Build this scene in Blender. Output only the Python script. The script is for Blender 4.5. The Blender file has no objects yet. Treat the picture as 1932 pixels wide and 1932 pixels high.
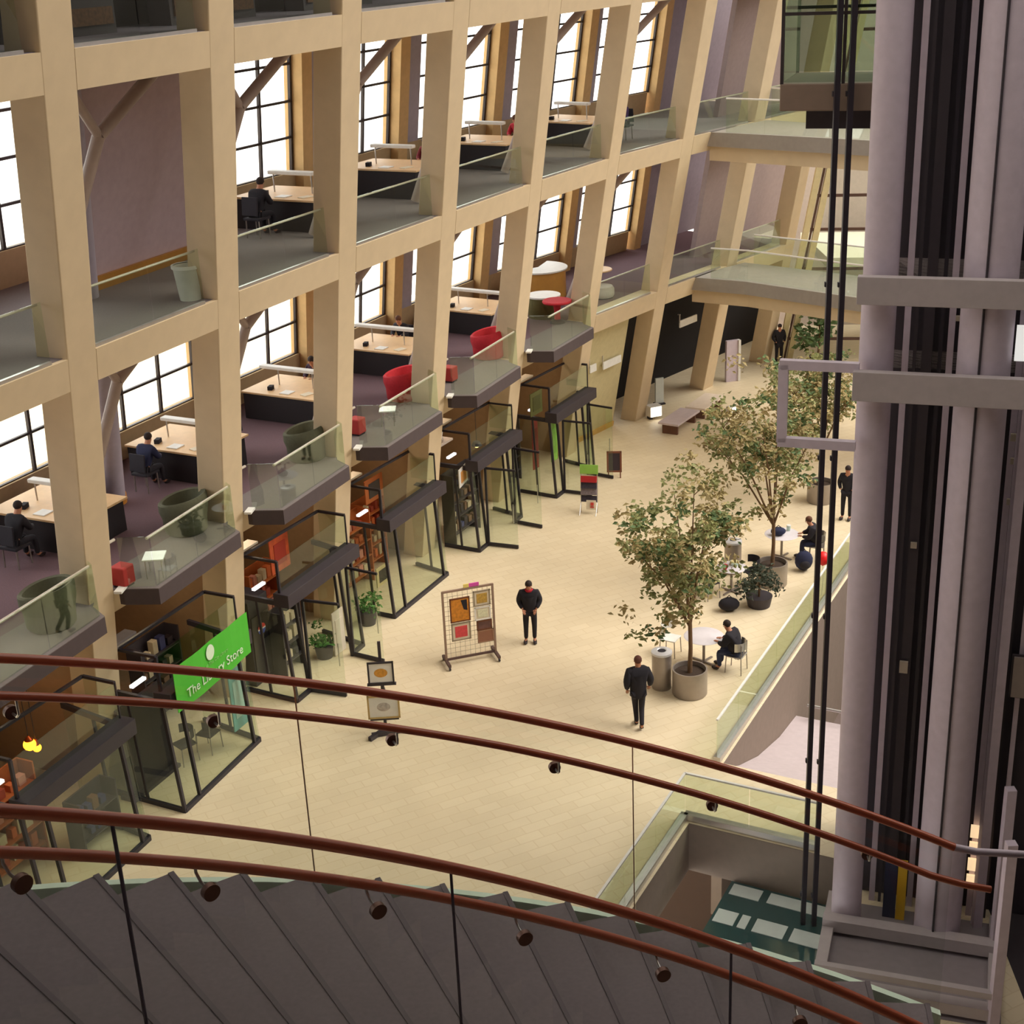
import bpy, bmesh, math, random
from mathutils import Vector, Matrix
random.seed(7)
PI = math.pi
S = bpy.context.scene
COLL = S.collection

# ---------------------------------------------------------------- camera
def make_camera():
    f, pitch, roll = 2700.0, math.atan(1081.5 / 2700.0), math.radians(2.585)
    fwd = Vector((0, math.cos(pitch), -math.sin(pitch)))
    dn = Vector((0, -math.sin(pitch), -math.cos(pitch)))
    rt = Vector((1, 0, 0))
    c, s = math.cos(roll), math.sin(roll)
    imx = c * rt + s * dn
    imy = -s * rt + c * dn
    m = Matrix((imx, -imy, -fwd)).transposed().to_4x4()
    m.translation = Vector((0, 0, 17.0))
    cd = bpy.data.cameras.new('camera')
    cd.sensor_fit = 'HORIZONTAL'
    cd.sensor_width = 36.0
    cd.lens = f / 1932.0 * 36.0
    cd.clip_start = 0.05
    cd.clip_end = 500
    o = bpy.data.objects.new('camera', cd)
    COLL.objects.link(o)
    o.matrix_world = m
    S.camera = o
make_camera()

# ---------------------------------------------------------------- world, light, exposure
W_ = bpy.data.worlds.new('sky')
S.world = W_
W_.use_nodes = True
bg = W_.node_tree.nodes['Background']
bg.inputs['Color'].default_value = (1.0, 0.965, 0.925, 1)
bg.inputs['Strength'].default_value = 3.0
sun_d = bpy.data.lights.new('sun', 'SUN')
sun_d.energy = 5.0
sun_d.angle = math.radians(50)
sun_d.color = (1.0, 0.93, 0.83)
sun = bpy.data.objects.new('sun', sun_d)
COLL.objects.link(sun)
sun.rotation_euler = Vector((-0.66, 0.02, -0.76)).to_track_quat('-Z', 'Y').to_euler()
sun.location = (0, 20, 40)
S.view_settings.view_transform = 'Standard'
S.view_settings.look = 'None'
S.view_settings.gamma = 1.0
S.view_settings.exposure = 0.36
S.cycles.transparent_max_bounces = 24
S.cycles.max_bounces = 8
S.cycles.diffuse_bounces = 4

# ---------------------------------------------------------------- materials
def lin(c):
    return tuple(((v / 255.0) / 12.92 if v / 255.0 <= 0.04045 else ((v / 255.0 + 0.055) / 1.055) ** 2.4) for v in c)
MATS = {}
def mat(name, rgb, rough=0.6, metal=0.0, var=0.06, scale=6.0, bump=0.0, emit=0.0, spec=0.5):
    if name in MATS: return MATS[name]
    m = bpy.data.materials.new(name); m.use_nodes = True
    nt = m.node_tree; b = nt.nodes['Principled BSDF']
    col = lin(rgb)
    b.inputs['Roughness'].default_value = rough
    b.inputs['Metallic'].default_value = metal
    b.inputs['Specular IOR Level'].default_value = spec
    tc = nt.nodes.new('ShaderNodeTexCoord')
    nz = nt.nodes.new('ShaderNodeTexNoise'); nz.inputs['Scale'].default_value = scale; nz.inputs['Detail'].default_value = 4
    nt.links.new(tc.outputs['Object'], nz.inputs['Vector'])
    mx = nt.nodes.new('ShaderNodeMix'); mx.data_type = 'RGBA'
    mx.inputs[6].default_value = tuple(max(0, c * (1 - var * 2)) for c in col) + (1,)
    mx.inputs[7].default_value = tuple(min(1, c * (1 + var * 2)) for c in col) + (1,)
    nt.links.new(nz.outputs['Fac'], mx.inputs[0])
    nt.links.new(mx.outputs[2], b.inputs['Base Color'])
    if bump:
        bp = nt.nodes.new('ShaderNodeBump'); bp.inputs['Strength'].default_value = bump; bp.inputs['Distance'].default_value = 0.02
        nt.links.new(nz.outputs['Fac'], bp.inputs['Height']); nt.links.new(bp.outputs['Normal'], b.inputs['Normal'])
    if emit:
        b.inputs['Emission Color'].default_value = col + (1,)
        b.inputs['Emission Strength'].default_value = emit
    MATS[name] = m
    return m
def glass(name, tint, refl=0.10, rough=0.02):
    if name in MATS: return MATS[name]
    m = bpy.data.materials.new(name); m.use_nodes = True
    nt = m.node_tree
    for n in list(nt.nodes):
        if n.type != 'OUTPUT_MATERIAL': nt.nodes.remove(n)
    out = [n for n in nt.nodes if n.type == 'OUTPUT_MATERIAL'][0]
    tr = nt.nodes.new('ShaderNodeBsdfTransparent'); tr.inputs['Color'].default_value = tuple(tint) + (1,)
    gl = nt.nodes.new('ShaderNodeBsdfGlossy'); gl.inputs['Roughness'].default_value = rough
    gl.inputs['Color'].default_value = (0.85, 0.95, 0.88, 1)
    fr = nt.nodes.new('ShaderNodeFresnel'); fr.inputs['IOR'].default_value = 1.3
    ad = nt.nodes.new('ShaderNodeMath'); ad.operation = 'MULTIPLY_ADD'; ad.inputs[1].default_value = 0.8; ad.inputs[2].default_value = refl * 0.5
    mx = nt.nodes.new('ShaderNodeMixShader')
    ge = nt.nodes.new('ShaderNodeNewGeometry'); inv = nt.nodes.new('ShaderNodeMath'); inv.operation = 'SUBTRACT'; inv.inputs[0].default_value = 1.0
    m2 = nt.nodes.new('ShaderNodeMath'); m2.operation = 'MULTIPLY'
    nt.links.new(ge.outputs['Backfacing'], inv.inputs[1])
    nt.links.new(fr.outputs[0], ad.inputs[0]); nt.links.new(ad.outputs[0], m2.inputs[0]); nt.links.new(inv.outputs[0], m2.inputs[1]); nt.links.new(m2.outputs[0], mx.inputs[0])
    nt.links.new(tr.outputs[0], mx.inputs[1]); nt.links.new(gl.outputs[0], mx.inputs[2])
    nt.links.new(mx.outputs[0], out.inputs['Surface'])
    MATS[name] = m
    return m
def floor_mat():
    m = mat('beige_stone', (230, 214, 184), 0.5, var=0.05, scale=0.7)
    nt = m.node_tree; b = nt.nodes['Principled BSDF']
    tc = nt.nodes.new('ShaderNodeTexCoord'); mp = nt.nodes.new('ShaderNodeMapping')
    mp.inputs['Rotation'].default_value = (0, 0, math.radians(-26)); mp.inputs['Scale'].default_value = (1, 1, 1)
    br = nt.nodes.new('ShaderNodeTexBrick'); br.inputs['Scale'].default_value = 0.9
    br.inputs['Color1'].default_value = (1, 1, 1, 1); br.inputs['Color2'].default_value = (0.95, 0.94, 0.92, 1); br.inputs['Mortar'].default_value = (0.9, 0.87, 0.82, 1)
    br.inputs['Mortar Size'].default_value = 0.012
    nt.links.new(tc.outputs['Object'], mp.inputs[0]); nt.links.new(mp.outputs[0], br.inputs['Vector'])
    old = b.inputs['Base Color'].links[0].from_socket
    mu = nt.nodes.new('ShaderNodeMix'); mu.data_type = 'RGBA'; mu.blend_type = 'MULTIPLY'; mu.inputs[0].default_value = 1.0
    nt.links.new(old, mu.inputs[6]); nt.links.new(br.outputs['Color'], mu.inputs[7]); nt.links.new(mu.outputs[2], b.inputs['Base Color'])
    return m
M_floor = floor_mat()
M_conc = mat('tan_concrete', (215, 194, 162), 0.75, var=0.04, scale=3)
M_conc_in = mat('tan_plaster', (206, 178, 138), 0.8, var=0.04, scale=3)
M_jamb = mat('ochre_jamb', (226, 186, 128), 0.7)
M_pale = mat('pale_wall', (196, 180, 168), 0.85)
M_lav = mat('lavender_wall', (176, 166, 178), 0.85)
M_core = mat('mauve_wall', (186, 164, 168), 0.85)
M_carpet = mat('purple_carpet', (104, 80, 88), 0.95, var=0.10, scale=30)
M_gcarpet = mat('grey_carpet', (128, 118, 120), 0.95, var=0.08, scale=30)
M_slab = mat('slab_grey', (126, 116, 114), 0.8)
M_dark = mat('black_steel', (46, 41, 50), 0.45, spec=0.4)
M_char = mat('charcoal_panel', (60, 53, 60), 0.6)
M_brownwall = mat('brown_wall', (92, 64, 50), 0.8)
M_bridge = mat('bridge_grey', (160, 152, 146), 0.8)
M_steel = mat('lavender_steel', (204, 190, 204), 0.5)
M_steel2 = mat('grey_steel', (150, 142, 138), 0.4, metal=0.6)
M_void = mat('grey_plaster', (142, 126, 114), 0.85)
M_stair = mat('stair_grey', (128, 116, 120), 0.85, var=0.08, scale=40)
M_rail = mat('red_brown_rail', (190, 94, 62), 0.35, spec=0.6)
M_white = mat('white_laminate', (232, 230, 226), 0.5)
M_wood = mat('light_wood', (228, 190, 142), 0.5)
M_wood2 = mat('orange_wood', (178, 96, 48), 0.5)
M_seatg = mat('olive_upholstery', (92, 92, 72), 0.9, var=0.1, scale=18)
M_seatr = mat('red_upholstery', (196, 40, 52), 0.8, var=0.1, scale=18)
M_steeltube = mat('brace_paint', (168, 150, 142), 0.5)
M_frame = mat('window_frame', (54, 44, 46), 0.5)
M_chrome = mat('brushed_metal', (196, 192, 190), 0.3, metal=0.85)
M_ply = mat('grey_metal_planter', (164, 154, 146), 0.35, metal=0.5)
M_soil = mat('soil', (58, 44, 34), 0.95, bump=0.6, scale=20)
M_bark = mat('bark', (120, 92, 66), 0.9, bump=0.4, scale=20)
M_leaf = mat('leaf_olive', (136, 138, 84), 0.7, var=0.25, scale=1.5)
M_leaf2 = mat('leaf_green', (92, 116, 70), 0.7, var=0.25, scale=3)
M_green = mat('banner_green', (70, 178, 44), 0.6, var=0.03)
M_pgrey = mat('pale_print', (206, 226, 200), 0.6)
M_black = mat('black_cloth', (34, 31, 39), 0.9)
M_navy = mat('navy_cloth', (40, 44, 74), 0.9)
M_denim = mat('blue_denim', (54, 62, 92), 0.9)
M_redc = mat('red_cloth', (176, 32, 50), 0.9)
M_skin = mat('skin', (190, 130, 100), 0.6)
M_hair = mat('dark_hair', (44, 30, 26), 0.8)
M_hairb = mat('brown_hair', (96, 58, 38), 0.8)
M_shoe = mat('dark_shoe', (46, 36, 40), 0.6)
M_lamp = mat('lamp_white', (250, 250, 255), 0.5, emit=0.9)
M_glow = mat('orange_bulb', (255, 150, 30), 0.5, emit=6.0)
M_spot = mat('spot_white', (255, 250, 235), 0.5, emit=2.5)
M_red = mat('bright_red', (240, 30, 34), 0.4)
M_yel = mat('yellow', (226, 180, 30), 0.6)
M_paper = mat('paper', (226, 214, 192), 0.8)
M_gold = mat('painted_ochre', (206, 132, 40), 0.7, var=0.3, scale=12)
M_lime = mat('lime_sign', (150, 204, 88), 0.6)
G_rail = glass('rail_glass', (0.90, 0.94, 0.89), 0.16)
G_win = glass('window_glass', (0.93, 0.95, 0.95), 0.06)
G_shop = glass('shop_glass', (0.90, 0.93, 0.88), 0.12)
G_cab = glass('cab_glass', (0.80, 0.86, 0.80), 0.14)

# ---------------------------------------------------------------- mesh helpers
class MB:
    def __init__(self): self.v = []; self.f = []; self.smooth = False
    def add(self, vs, fs):
        k = len(self.v); self.v += [Vector(p) for p in vs]; self.f += [tuple(i + k for i in f) for f in fs]; return self
    def box(self, c, d, rz=0.0, rx=0.0, ry=0.0):
        m = Matrix.Rotation(rz, 3, 'Z') @ Matrix.Rotation(ry, 3, 'Y') @ Matrix.Rotation(rx, 3, 'X'); c = Vector(c)
        vs = [c + m @ Vector((sx * d[0] / 2, sy * d[1] / 2, sz * d[2] / 2)) for sz in (-1, 1) for sy in (-1, 1) for sx in (-1, 1)]
        return self.add(vs, [(0, 2, 3, 1), (4, 5, 7, 6), (0, 1, 5, 4), (2, 6, 7, 3), (0, 4, 6, 2), (1, 3, 7, 5)])
    def hexa(self, lo, hi):          # two matching quads (any n-gon), bottom and top
        n = len(lo)
        fs = [tuple(reversed(range(n))), tuple(range(n, 2 * n))] + [(i, (i + 1) % n, n + (i + 1) % n, n + i) for i in range(n)]
        return self.add(list(lo) + list(hi), fs)
    def prism(self, poly, z0, z1):
        return self.hexa([(p[0], p[1], z0) for p in poly], [(p[0], p[1], z1) for p in poly])
    def bar(self, a, b, w, h, up=(0, 0, 1)):
        a = Vector(a); b = Vector(b); d = (b - a).normalized(); s = d.cross(Vector(up))
        if s.length < 1e-4: s = d.cross(Vector((1, 0, 0)))
        s.normalize(); t = s.cross(d).normalized()
        q = [s * (-w / 2) + t * (-h / 2), s * (w / 2) + t * (-h / 2), s * (w / 2) + t * (h / 2), s * (-w / 2) + t * (h / 2)]
        return self.hexa([a + x for x in q], [b + x for x in q])
    def tube(self, pts, r, n=10, caps=True):
        pts = [Vector(p) for p in pts]; k0 = len(self.v); rs = r if isinstance(r, (list, tuple)) else [r] * len(pts)
        ref = None
        for i, p in enumerate(pts):
            d = (pts[min(i + 1, len(pts) - 1)] - pts[max(i - 1, 0)]).normalized()
            if ref is None: ref = d.orthogonal().normalized()
            ref = (ref - d * ref.dot(d)).normalized(); bi = d.cross(ref)
            for j in range(n):
                a = 2 * PI * j / n; self.v.append(p + (ref * math.cos(a) + bi * math.sin(a)) * rs[i])
        for i in range(len(pts) - 1):
            for j in range(n):
                a = k0 + i * n + j; b = k0 + i * n + (j + 1) % n; self.f.append((a, b, b + n, a + n))
        if caps:
            self.f.append(tuple(reversed(range(k0, k0 + n)))); e = k0 + (len(pts) - 1) * n; self.f.append(tuple(range(e, e + n)))
        self.smooth = True
        return self
    def lathe(self, prof, c=(0, 0, 0), n=24, a0=0.0, a1=2 * PI):
        k0 = len(self.v); c = Vector(c); full = abs(a1 - a0 - 2 * PI) < 1e-6; m = n if full else n + 1
        for (r, z) in prof:
            for j in range(m):
                a = a0 + (a1 - a0) * j / n; self.v.append(c + Vector((r * math.cos(a), r * math.sin(a), z)))
        for i in range(len(prof) - 1):
            for j in range(n):
                a = k0 + i * m + j; b = k0 + i * m + (j + 1) % m; self.f.append((a, b, b + m, a + m))
        self.smooth = True
        return self
    def ball(self, c, r, n=12, sc=(1, 1, 1)):
        c = Vector(c); k0 = len(self.v); rows = n // 2
        for i in range(rows + 1):
            t = PI * i / rows
            for j in range(n):
                a = 2 * PI * j / n; self.v.append(c + Vector((r * sc[0] * math.sin(t) * math.cos(a), r * sc[1] * math.sin(t) * math.sin(a), r * sc[2] * math.cos(t))))
        for i in range(rows):
            for j in range(n):
                a = k0 + i * n + j; b = k0 + i * n + (j + 1) % n; self.f.append((a, a + n, b + n, b))
        self.smooth = True
        return self

def part(name, mb, m, parent=None, world=False, smooth=None, bevel=0.0):
    me = bpy.data.meshes.new(name)
    vs = mb.v
    if world and parent is not None:
        off = world_of(parent).inverted(); vs = [off @ v for v in vs]
    me.from_pydata([tuple(v) for v in vs], [], mb.f); me.update()
    bm = bmesh.new(); bm.from_mesh(me); bmesh.ops.remove_doubles(bm, verts=bm.verts, dist=1e-5)
    bmesh.ops.recalc_face_normals(bm, faces=bm.faces); bm.to_mesh(me); bm.free()
    sm = mb.smooth if smooth is None else smooth
    if sm:
        for p in me.polygons: p.use_smooth = True
        try: me.set_sharp_from_angle(angle=math.radians(40))
        except Exception: pass
    me.materials.append(m)
    o = bpy.data.objects.new(name, me); COLL.objects.link(o)
    if parent is not None: o.parent = parent
    if bevel:
        b = o.modifiers.new('bevel', 'BEVEL'); b.width = bevel; b.segments = 2; b.limit_method = 'ANGLE'
    return o
def world_of(o):
    m = Matrix.Translation(o.location) @ o.rotation_euler.to_matrix().to_4x4()
    return world_of(o.parent) @ m if o.parent else m
def thing(name, label, cat, loc=(0, 0, 0), rz=0.0, group=None):
    o = bpy.data.objects.new(name, None); COLL.objects.link(o); o.empty_display_size = 0.2
    o.location = loc; o.rotation_euler = (0, 0, rz)
    return tag(o, label, cat, group)
def tag(o, label, cat, group=None):
    o['label'] = label; o['category'] = cat
    if group: o['group'] = group
    return o
def struct(name, mb, m, **k):
    o = part(name, mb, m, **k)
    if o.parent is None: o['kind'] = 'structure'
    return o
def kids(o): return [c for c in COLL.objects if c.parent == o]
def dup(o, loc=None, rz=None, label=None, parent=None):
    c = o.copy(); COLL.objects.link(c)
    if parent is not None: c.parent = parent
    if loc is not None: c.location = loc
    if rz is not None: c.rotation_euler = (0, 0, rz)
    if label: c['label'] = label
    for ch in kids(o): dup(ch, parent=c)
    return c

# ---------------------------------------------------------------- arcade geometry (leaning, curved)
COL = [(-8.881, 27.702, 0.179, -0.364), (-6.82, 31.7, 0.156, -0.374), (-4.638, 35.734, 0.136, -0.384), (-2.381, 39.776, 0.125, -0.39),
       (-0.075, 43.973, 0.122, -0.39), (2.378, 47.981, 0.124, -0.39), (5.213, 51.562, 0.113, -0.391), (8.28, 55.089, 0.1, -0.391), (11.247, 58.493, 0.079, -0.388)]
COL.insert(0, tuple(2 * a - b for a, b in zip(COL[0], COL[1])))
COL.insert(0, tuple(2 * a - b for a, b in zip(COL[0], COL[1])))
# index 0,1 stand left of the photograph's first pier; bays: 0 off-left, 1 = leftmost seen ... 9
NC = len(COL)
def P(k, z): c = COL[k]; return Vector((c[0] + c[2] * z, c[1] + c[3] * z, z))
def udir(k, z=8.0):
    k = max(0, min(NC - 2, k)); d = P(k + 1, z) - P(k, z); return Vector((d.x, d.y, 0)).normalized()
def nrm(u): return Vector((u.y, -u.x, 0))
def blen(k): return (P(k + 1, 8.0) - P(k, 8.0)).length
def Q(k, d, z):
    n = (nrm(udir(k - 1)) + nrm(udir(k))).normalized() if 0 < k < NC - 1 else nrm(udir(k)); return P(k, z) + n * d
def W(b, s, d, z):
    t = s / blen(b); return Q(b, d, z).lerp(Q(b + 1, d, z), t)
def V(b, s, d, z):
    u = (P(b + 1, 0) - P(b, 0)).normalized(); return P(b, 0) + u * s + nrm(u) * d + Vector((0, 0, z))
def bang(b): u = udir(b); return math.atan2(u.y, u.x)
CW, CD = 0.72, 0.67
L2, L3, L4, L5 = 5.4, 10.82, 15.78, 20.9

# ================================================================ SETTING
# stairwell / void outlines in the atrium floor
U = Vector((0.467, 0.884, 0)); Nn = Vector((0.884, -0.467, 0))
VA = Vector((3.34, 24.84, 0))
void1 = [VA, VA - U * 8.0, VA - U * 8.0 + Nn * 3.6, VA + Nn * 3.6]
VB = Vector((4.39, 27.05, 0))
void2 = [VB, VB + U * 13.0, VB + U * 13.0 + Nn * 6.0, VB + Nn * 6.0]
def holed_floor(outer, holes, z):
    bm = bmesh.new(); es = []
    for loop in [outer] + holes:
        vs = [bm.verts.new((p[0], p[1], z)) for p in loop]
        es += [bm.edges.new((vs[i], vs[(i + 1) % len(vs)])) for i in range(len(vs))]
    bmesh.ops.triangle_fill(bm, use_beauty=True, use_dissolve=False, edges=es)
    mb = MB(); bm.verts.index_update()
    mb.add([v.co.copy() for v in bm.verts], [tuple(v.index for v in f.verts) for f in bm.faces]); bm.free()
    return mb
fm = struct('floor', holed_floor([(-34, -6), (40, -6), (40, 66), (-12, 72), (-34, 50)], [void1, void2], 0.0), M_floor)
for p in fm.data.polygons:
    if p.normal.z < 0: p.flip()
def void_walls(poly, z1, name, m, lows):
    n = len(poly); c = sum(poly, Vector()) / n
    for i in range(n):
        a, b = poly[i], poly[(i + 1) % n]; d = (b - a).normalized(); o = Vector((d.y, -d.x, 0)); lo = lows[i]
        if o.dot(a - c) < 0: o = -o
        mb = MB()
        mb.hexa([a + Vector((0, 0, lo)), b + Vector((0, 0, lo)), b + o * .25 + Vector((0, 0, lo)), a + o * .25 + Vector((0, 0, lo))],
                [a + Vector((0, 0, z1)), b + Vector((0, 0, z1)), b + o * .25 + Vector((0, 0, z1)), a + o * .25 + Vector((0, 0, z1))])
        struct(name, mb, m)
void_walls(void1, -0.01, 'wall_lightwell', M_void, [-1.15, -1.15, -1.15, -1.15])
void_walls(void2, -0.01, 'wall_stairwell', M_void, [-4.2, -4.2, -4.2, -.4])
mb = MB(); mb.prism([(-2, 10), (20, 10), (20, 44), (-2, 44)], -4.4, -4.2); struct('floor_lower', mb, mat('lower_floor', (120, 104, 98), 0.7))
mb = MB(); mb.prism([(1.0, 14), (4.45, 26.0), (4.9, 29.3), (0.5, 30)], -4.19, -4.1); struct('floor_lower_dark', mb, mat('dark_wood_floor', (84, 62, 54), 0.6))
# gently dished ramp going down into the stair opening
prof = [(0.0, -.05), (.5, -.38), (1.1, -.68), (2.5, -1.23), (4.25, -1.67), (5.7, -1.84)]
mb = MB()
for (s0, z0), (s1, z1) in zip(prof[:-1], prof[1:]):
    q = [VB + U * s0 + Nn * .01, VB + U * s1 + Nn * .01, VB + U * s1 + Nn * 5.9, VB + U * s0 + Nn * 5.9]; zz = [z0, z1, z1, z0]
    mb.hexa([p + Vector((0, 0, z - .25)) for p, z in zip(q, zz)], [p + Vector((0, 0, z)) for p, z in zip(q, zz)])
struct('floor_ramp', mb, mat('ramp_lilac', (196, 182, 184), .75))

# piers
for k in range(0, NC):
    mb = MB(); u = udir(k - 1); n = nrm(u)
    def ring(z):
        p = P(k, z); return [p - u * CW, p, p - n * CD, p - u * CW - n * CD]
    z1 = 22.0
    mb.hexa(ring(-0.05), ring(z1))
    struct('pier', mb, M_conc, bevel=0.02)
# beams between the piers
def beam(b, z0, z1, d0=0.0, d1=-CD, m=None, name='beam'):
    mb = MB(); L = blen(b)
    u = udir(b)
    lo = []; hi = []
    for z, out in ((z0, lo), (z1, hi)):
        a = P(b, z); e = P(b + 1, z) - udir(b) * CW; n = nrm(udir(b)); na = nrm(udir(b - 1))
        out += [a + n * d0, e + n * d0, e + n * d1, a + n * d1]
    mb.hexa(lo, hi); return struct(name, mb, m or M_conc)
for b in range(0, 10):
    if b < 9: beam(b, 10.2, L3)
    else: beam(b, 10.25, L3, -.05)
    beam(b, 15.18, L4)
    beam(b, 20.3, L5)
    if b >= 7: beam(b, 4.75, L2)
    else: beam(b, 4.75, L2 - 0.01, -0.12)
# floor decks behind the piers
def deck(name, zt, th, m, d0=-CD, d1=-5.35, b0=0, b1=10):
    for b in range(b0, b1):
        mb = MB(); q = [Q(b, d0 + .001, zt), Q(b + 1, d0 + .001, zt), Q(b + 1, d1, zt), Q(b, d1, zt)]
        mb.hexa([p - Vector((0, 0, th)) for p in q], q)
        struct(name, mb, m)
deck('floor_upper_carpet', L2, 0.03, M_carpet); deck('floor_third_carpet', L3 + .006, 0.03, M_gcarpet, d0=-.12); deck('floor_fourth_carpet', L4 + .006, 0.03, mat('blue_grey_carpet', (122, 114, 130), .95), d0=-.12)
for nm, z in (('ceiling_ground', L2), ('ceiling_upper', L3), ('ceiling_third', L4)): deck(nm, z - .035, 0.42, mat('soffit', (168, 148, 138), .85))
deck('ceiling_fourth', L5, 0.45, M_char)

# outer wall with windows
ZF = {2: (L2, 10.35), 3: (L3, 15.3)}
wn = 0
def wquad(b, s0, s1, d, z0, z1, th, mb):
    lo = [W(b, s0, d, z0), W(b, s1, d, z0), W(b, s1, d - th, z0), W(b, s0, d - th, z0)]
    hi = [W(b, s0, d, z1), W(b, s1, d, z1), W(b, s1, d - th, z1), W(b, s0, d - th, z1)]
    mb.hexa(lo, hi); return mb
OUT = -5.0
core_bays = {(3, 2)}
def WS(b, s, d, z):
    L = blen(b)
    return W(b + 1, s - L, d, z) if s > L and b < NC - 3 else W(b, s, d, z)
def wq2(b, s0, s1, d, z0, z1, th, mb):
    return mb.hexa([WS(b, s0, d, z0), WS(b, s1, d, z0), WS(b, s1, d - th, z0), WS(b, s0, d - th, z0)],
                   [WS(b, s0, d, z1), WS(b, s1, d, z1), WS(b, s1, d - th, z1), WS(b, s0, d - th, z1)])
for lv, (zf, zc) in ZF.items():
    for b in range(0, 9):
        L = blen(b)
        ws0, ws1 = 1.25, 4.78
        struct('wall_outer_sill', wquad(b, 0, L, OUT, zf, zf + 0.8, 0.3, MB()), mat('sill_panel', (196, 168, 128), .7))
        struct('wall_outer_jamb', wq2(b, ws1, ws1 + .42, OUT + .25, zf, zc, 0.55, MB()), M_jamb)
        struct('wall_outer_pier', wq2(b, ws1 + .42, L + ws0 + (5.2 if b == 8 else 0), OUT, zf + (.8 if b < 8 else 0), zc, 0.3, MB()), M_lav)
        wn += 1
        fr = MB(); za, zb = zf + .8, zc
        for s in (ws0 + .04, 2.1, 3.45, ws1 - .04):
            fr.bar(WS(b, s, OUT - .1, za), WS(b, s, OUT - .1, zb), .075, .075, up=nrm(udir(b)))
        z = za
        while z < zb + .01:
            fr.bar(WS(b, ws0, OUT - .1, z), WS(b, ws1, OUT - .1, z), .07, .06); z += (zb - za) / 4
        f = struct('window_%d' % wn, fr, M_frame)
        g = MB(); wq2(b, ws0 + .04, ws1 - .04, OUT - .1, za, zb, 0.012, g)
        part('pane', g, G_win, f)
# tall mauve core wall on the third storey, second bay, with skirting
mb = MB(); mb.hexa([W(2, 3.1, -3.0, L3), W(2, 7.2, -3.0, L3), W(2, 7.2, -3.25, L3), W(2, 3.1, -3.25, L3)],
                   [W(2, 3.1, -3.0, 15.3), W(2, 7.2, -3.0, 15.3), W(2, 7.2, -3.25, 15.3), W(2, 3.1, -3.25, 15.3)])
struct('wall_core', mb, M_core)
mb = MB(); mb.hexa([W(2, 3.05, -2.9, L3), W(2, 7.2, -2.9, L3), W(2, 7.2, -2.99, L3), W(2, 3.05, -2.99, L3)],
                   [W(2, 3.05, -2.9, L3 + .3), W(2, 7.2, -2.9, L3 + .3), W(2, 7.2, -2.99, L3 + .3), W(2, 3.05, -2.99, L3 + .3)])
struct('baseboard_core', mb, mat('ochre_wood', (176, 124, 52), .5))
# dark bookstack wall at the back of the fourth storey
mb = MB()
for b in range(0, 10): wquad(b, 0, blen(b), -3.2, L4, 20.4, .2, mb)
struct('wall_fourth_back', mb, mat('stack_dark', (40, 34, 40), .8))
# round grey columns behind the second bay
def round_column(b, s, d, z0, z1, r, collar):
    mb = MB(); mb.tube([W(b, s, d, z0), W(b, s, d, z1)], r, 20); o = struct('column', mb, M_lav)
    if collar:
        c = MB(); c.tube([W(b, s, d, z0), W(b, s, d, z0 + .22)], r + .03, 20); struct('trim_1', c, mat('ochre_collar', (196, 132, 52), .5), parent=None)
round_column(2, 3.84, -3.2, L2, 10.35, .25, True)
round_column(2, 3.05, -2.75, L3, 15.3, .25, False)

# ground floor: back walls of the shops
GW = {1: M_brownwall, 2: mat('mauve_shop_wall', (150, 128, 128), .8), 3: M_brownwall, 4: mat('ochre_shop_wall', (132, 80, 50), .8), 5: mat('brown_shop_wall', (104, 70, 54), .8), 6: mat('pale_shop_wall', (140, 118, 100), .8)}
for b in range(0, 8):
    mb = MB(); lo = [W(b, 0, -4.0, 0), W(b, blen(b), -4.0, 0), W(b, blen(b), -4.2, 0), W(b, 0, -4.2, 0)]
    hi = [W(b, 0, -4.0, 4.9), W(b, blen(b), -4.0, 4.9), W(b, blen(b), -4.2, 4.9), W(b, 0, -4.2, 4.9)]
    mb.hexa(lo, hi); struct('wall_shop_back', mb, GW.get(b, M_brownwall))
    mb = MB(); lo = [W(b, -.5, -.7, 0), W(b, -.3, -.7, 0), W(b, -.3, -4.0, 0), W(b, -.5, -4.0, 0)]
    hi = [W(b, -.5, -.7, 4.9), W(b, -.3, -.7, 4.9), W(b, -.3, -4.0, 4.9), W(b, -.5, -4.0, 4.9)]
    mb.hexa(lo, hi); struct('wall_shop_side', mb, mat('shop_side_tan', (172, 140, 106), .8))
# cream panel wall and dark doorways at the far end of the ground floor
mb = MB(); mb.hexa([W(7, .02, -.5, 0), W(7, 3.0, -.5, 0), W(7, 3.0, -.7, 0), W(7, .02, -.7, 0)], [W(7, .02, -.5, 4.75), W(7, 3.0, -.5, 4.75), W(7, 3.0, -.7, 4.75), W(7, .02, -.7, 4.75)])
struct('wall_cream', mb, mat('cream_wall', (206, 194, 152), .8))
mb = MB(); mb.hexa([W(7, .02, -.44, 0), W(7, 3.0, -.44, 0), W(7, 3.0, -.5, 0), W(7, .02, -.5, 0)], [W(7, .02, -.44, .22), W(7, 3.0, -.44, .22), W(7, 3.0, -.5, .22), W(7, .02, -.5, .22)])
struct('baseboard_cream', mb, mat('yellow_oak', (214, 172, 96), .6))
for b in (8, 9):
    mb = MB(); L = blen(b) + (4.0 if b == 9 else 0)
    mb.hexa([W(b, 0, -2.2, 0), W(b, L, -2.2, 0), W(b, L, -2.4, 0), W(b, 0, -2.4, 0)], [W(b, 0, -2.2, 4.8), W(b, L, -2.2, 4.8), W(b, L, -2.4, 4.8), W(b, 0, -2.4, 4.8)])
    struct('wall_doorway_back', mb, mat('dark_doorway', (22, 19, 24), .9))
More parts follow.
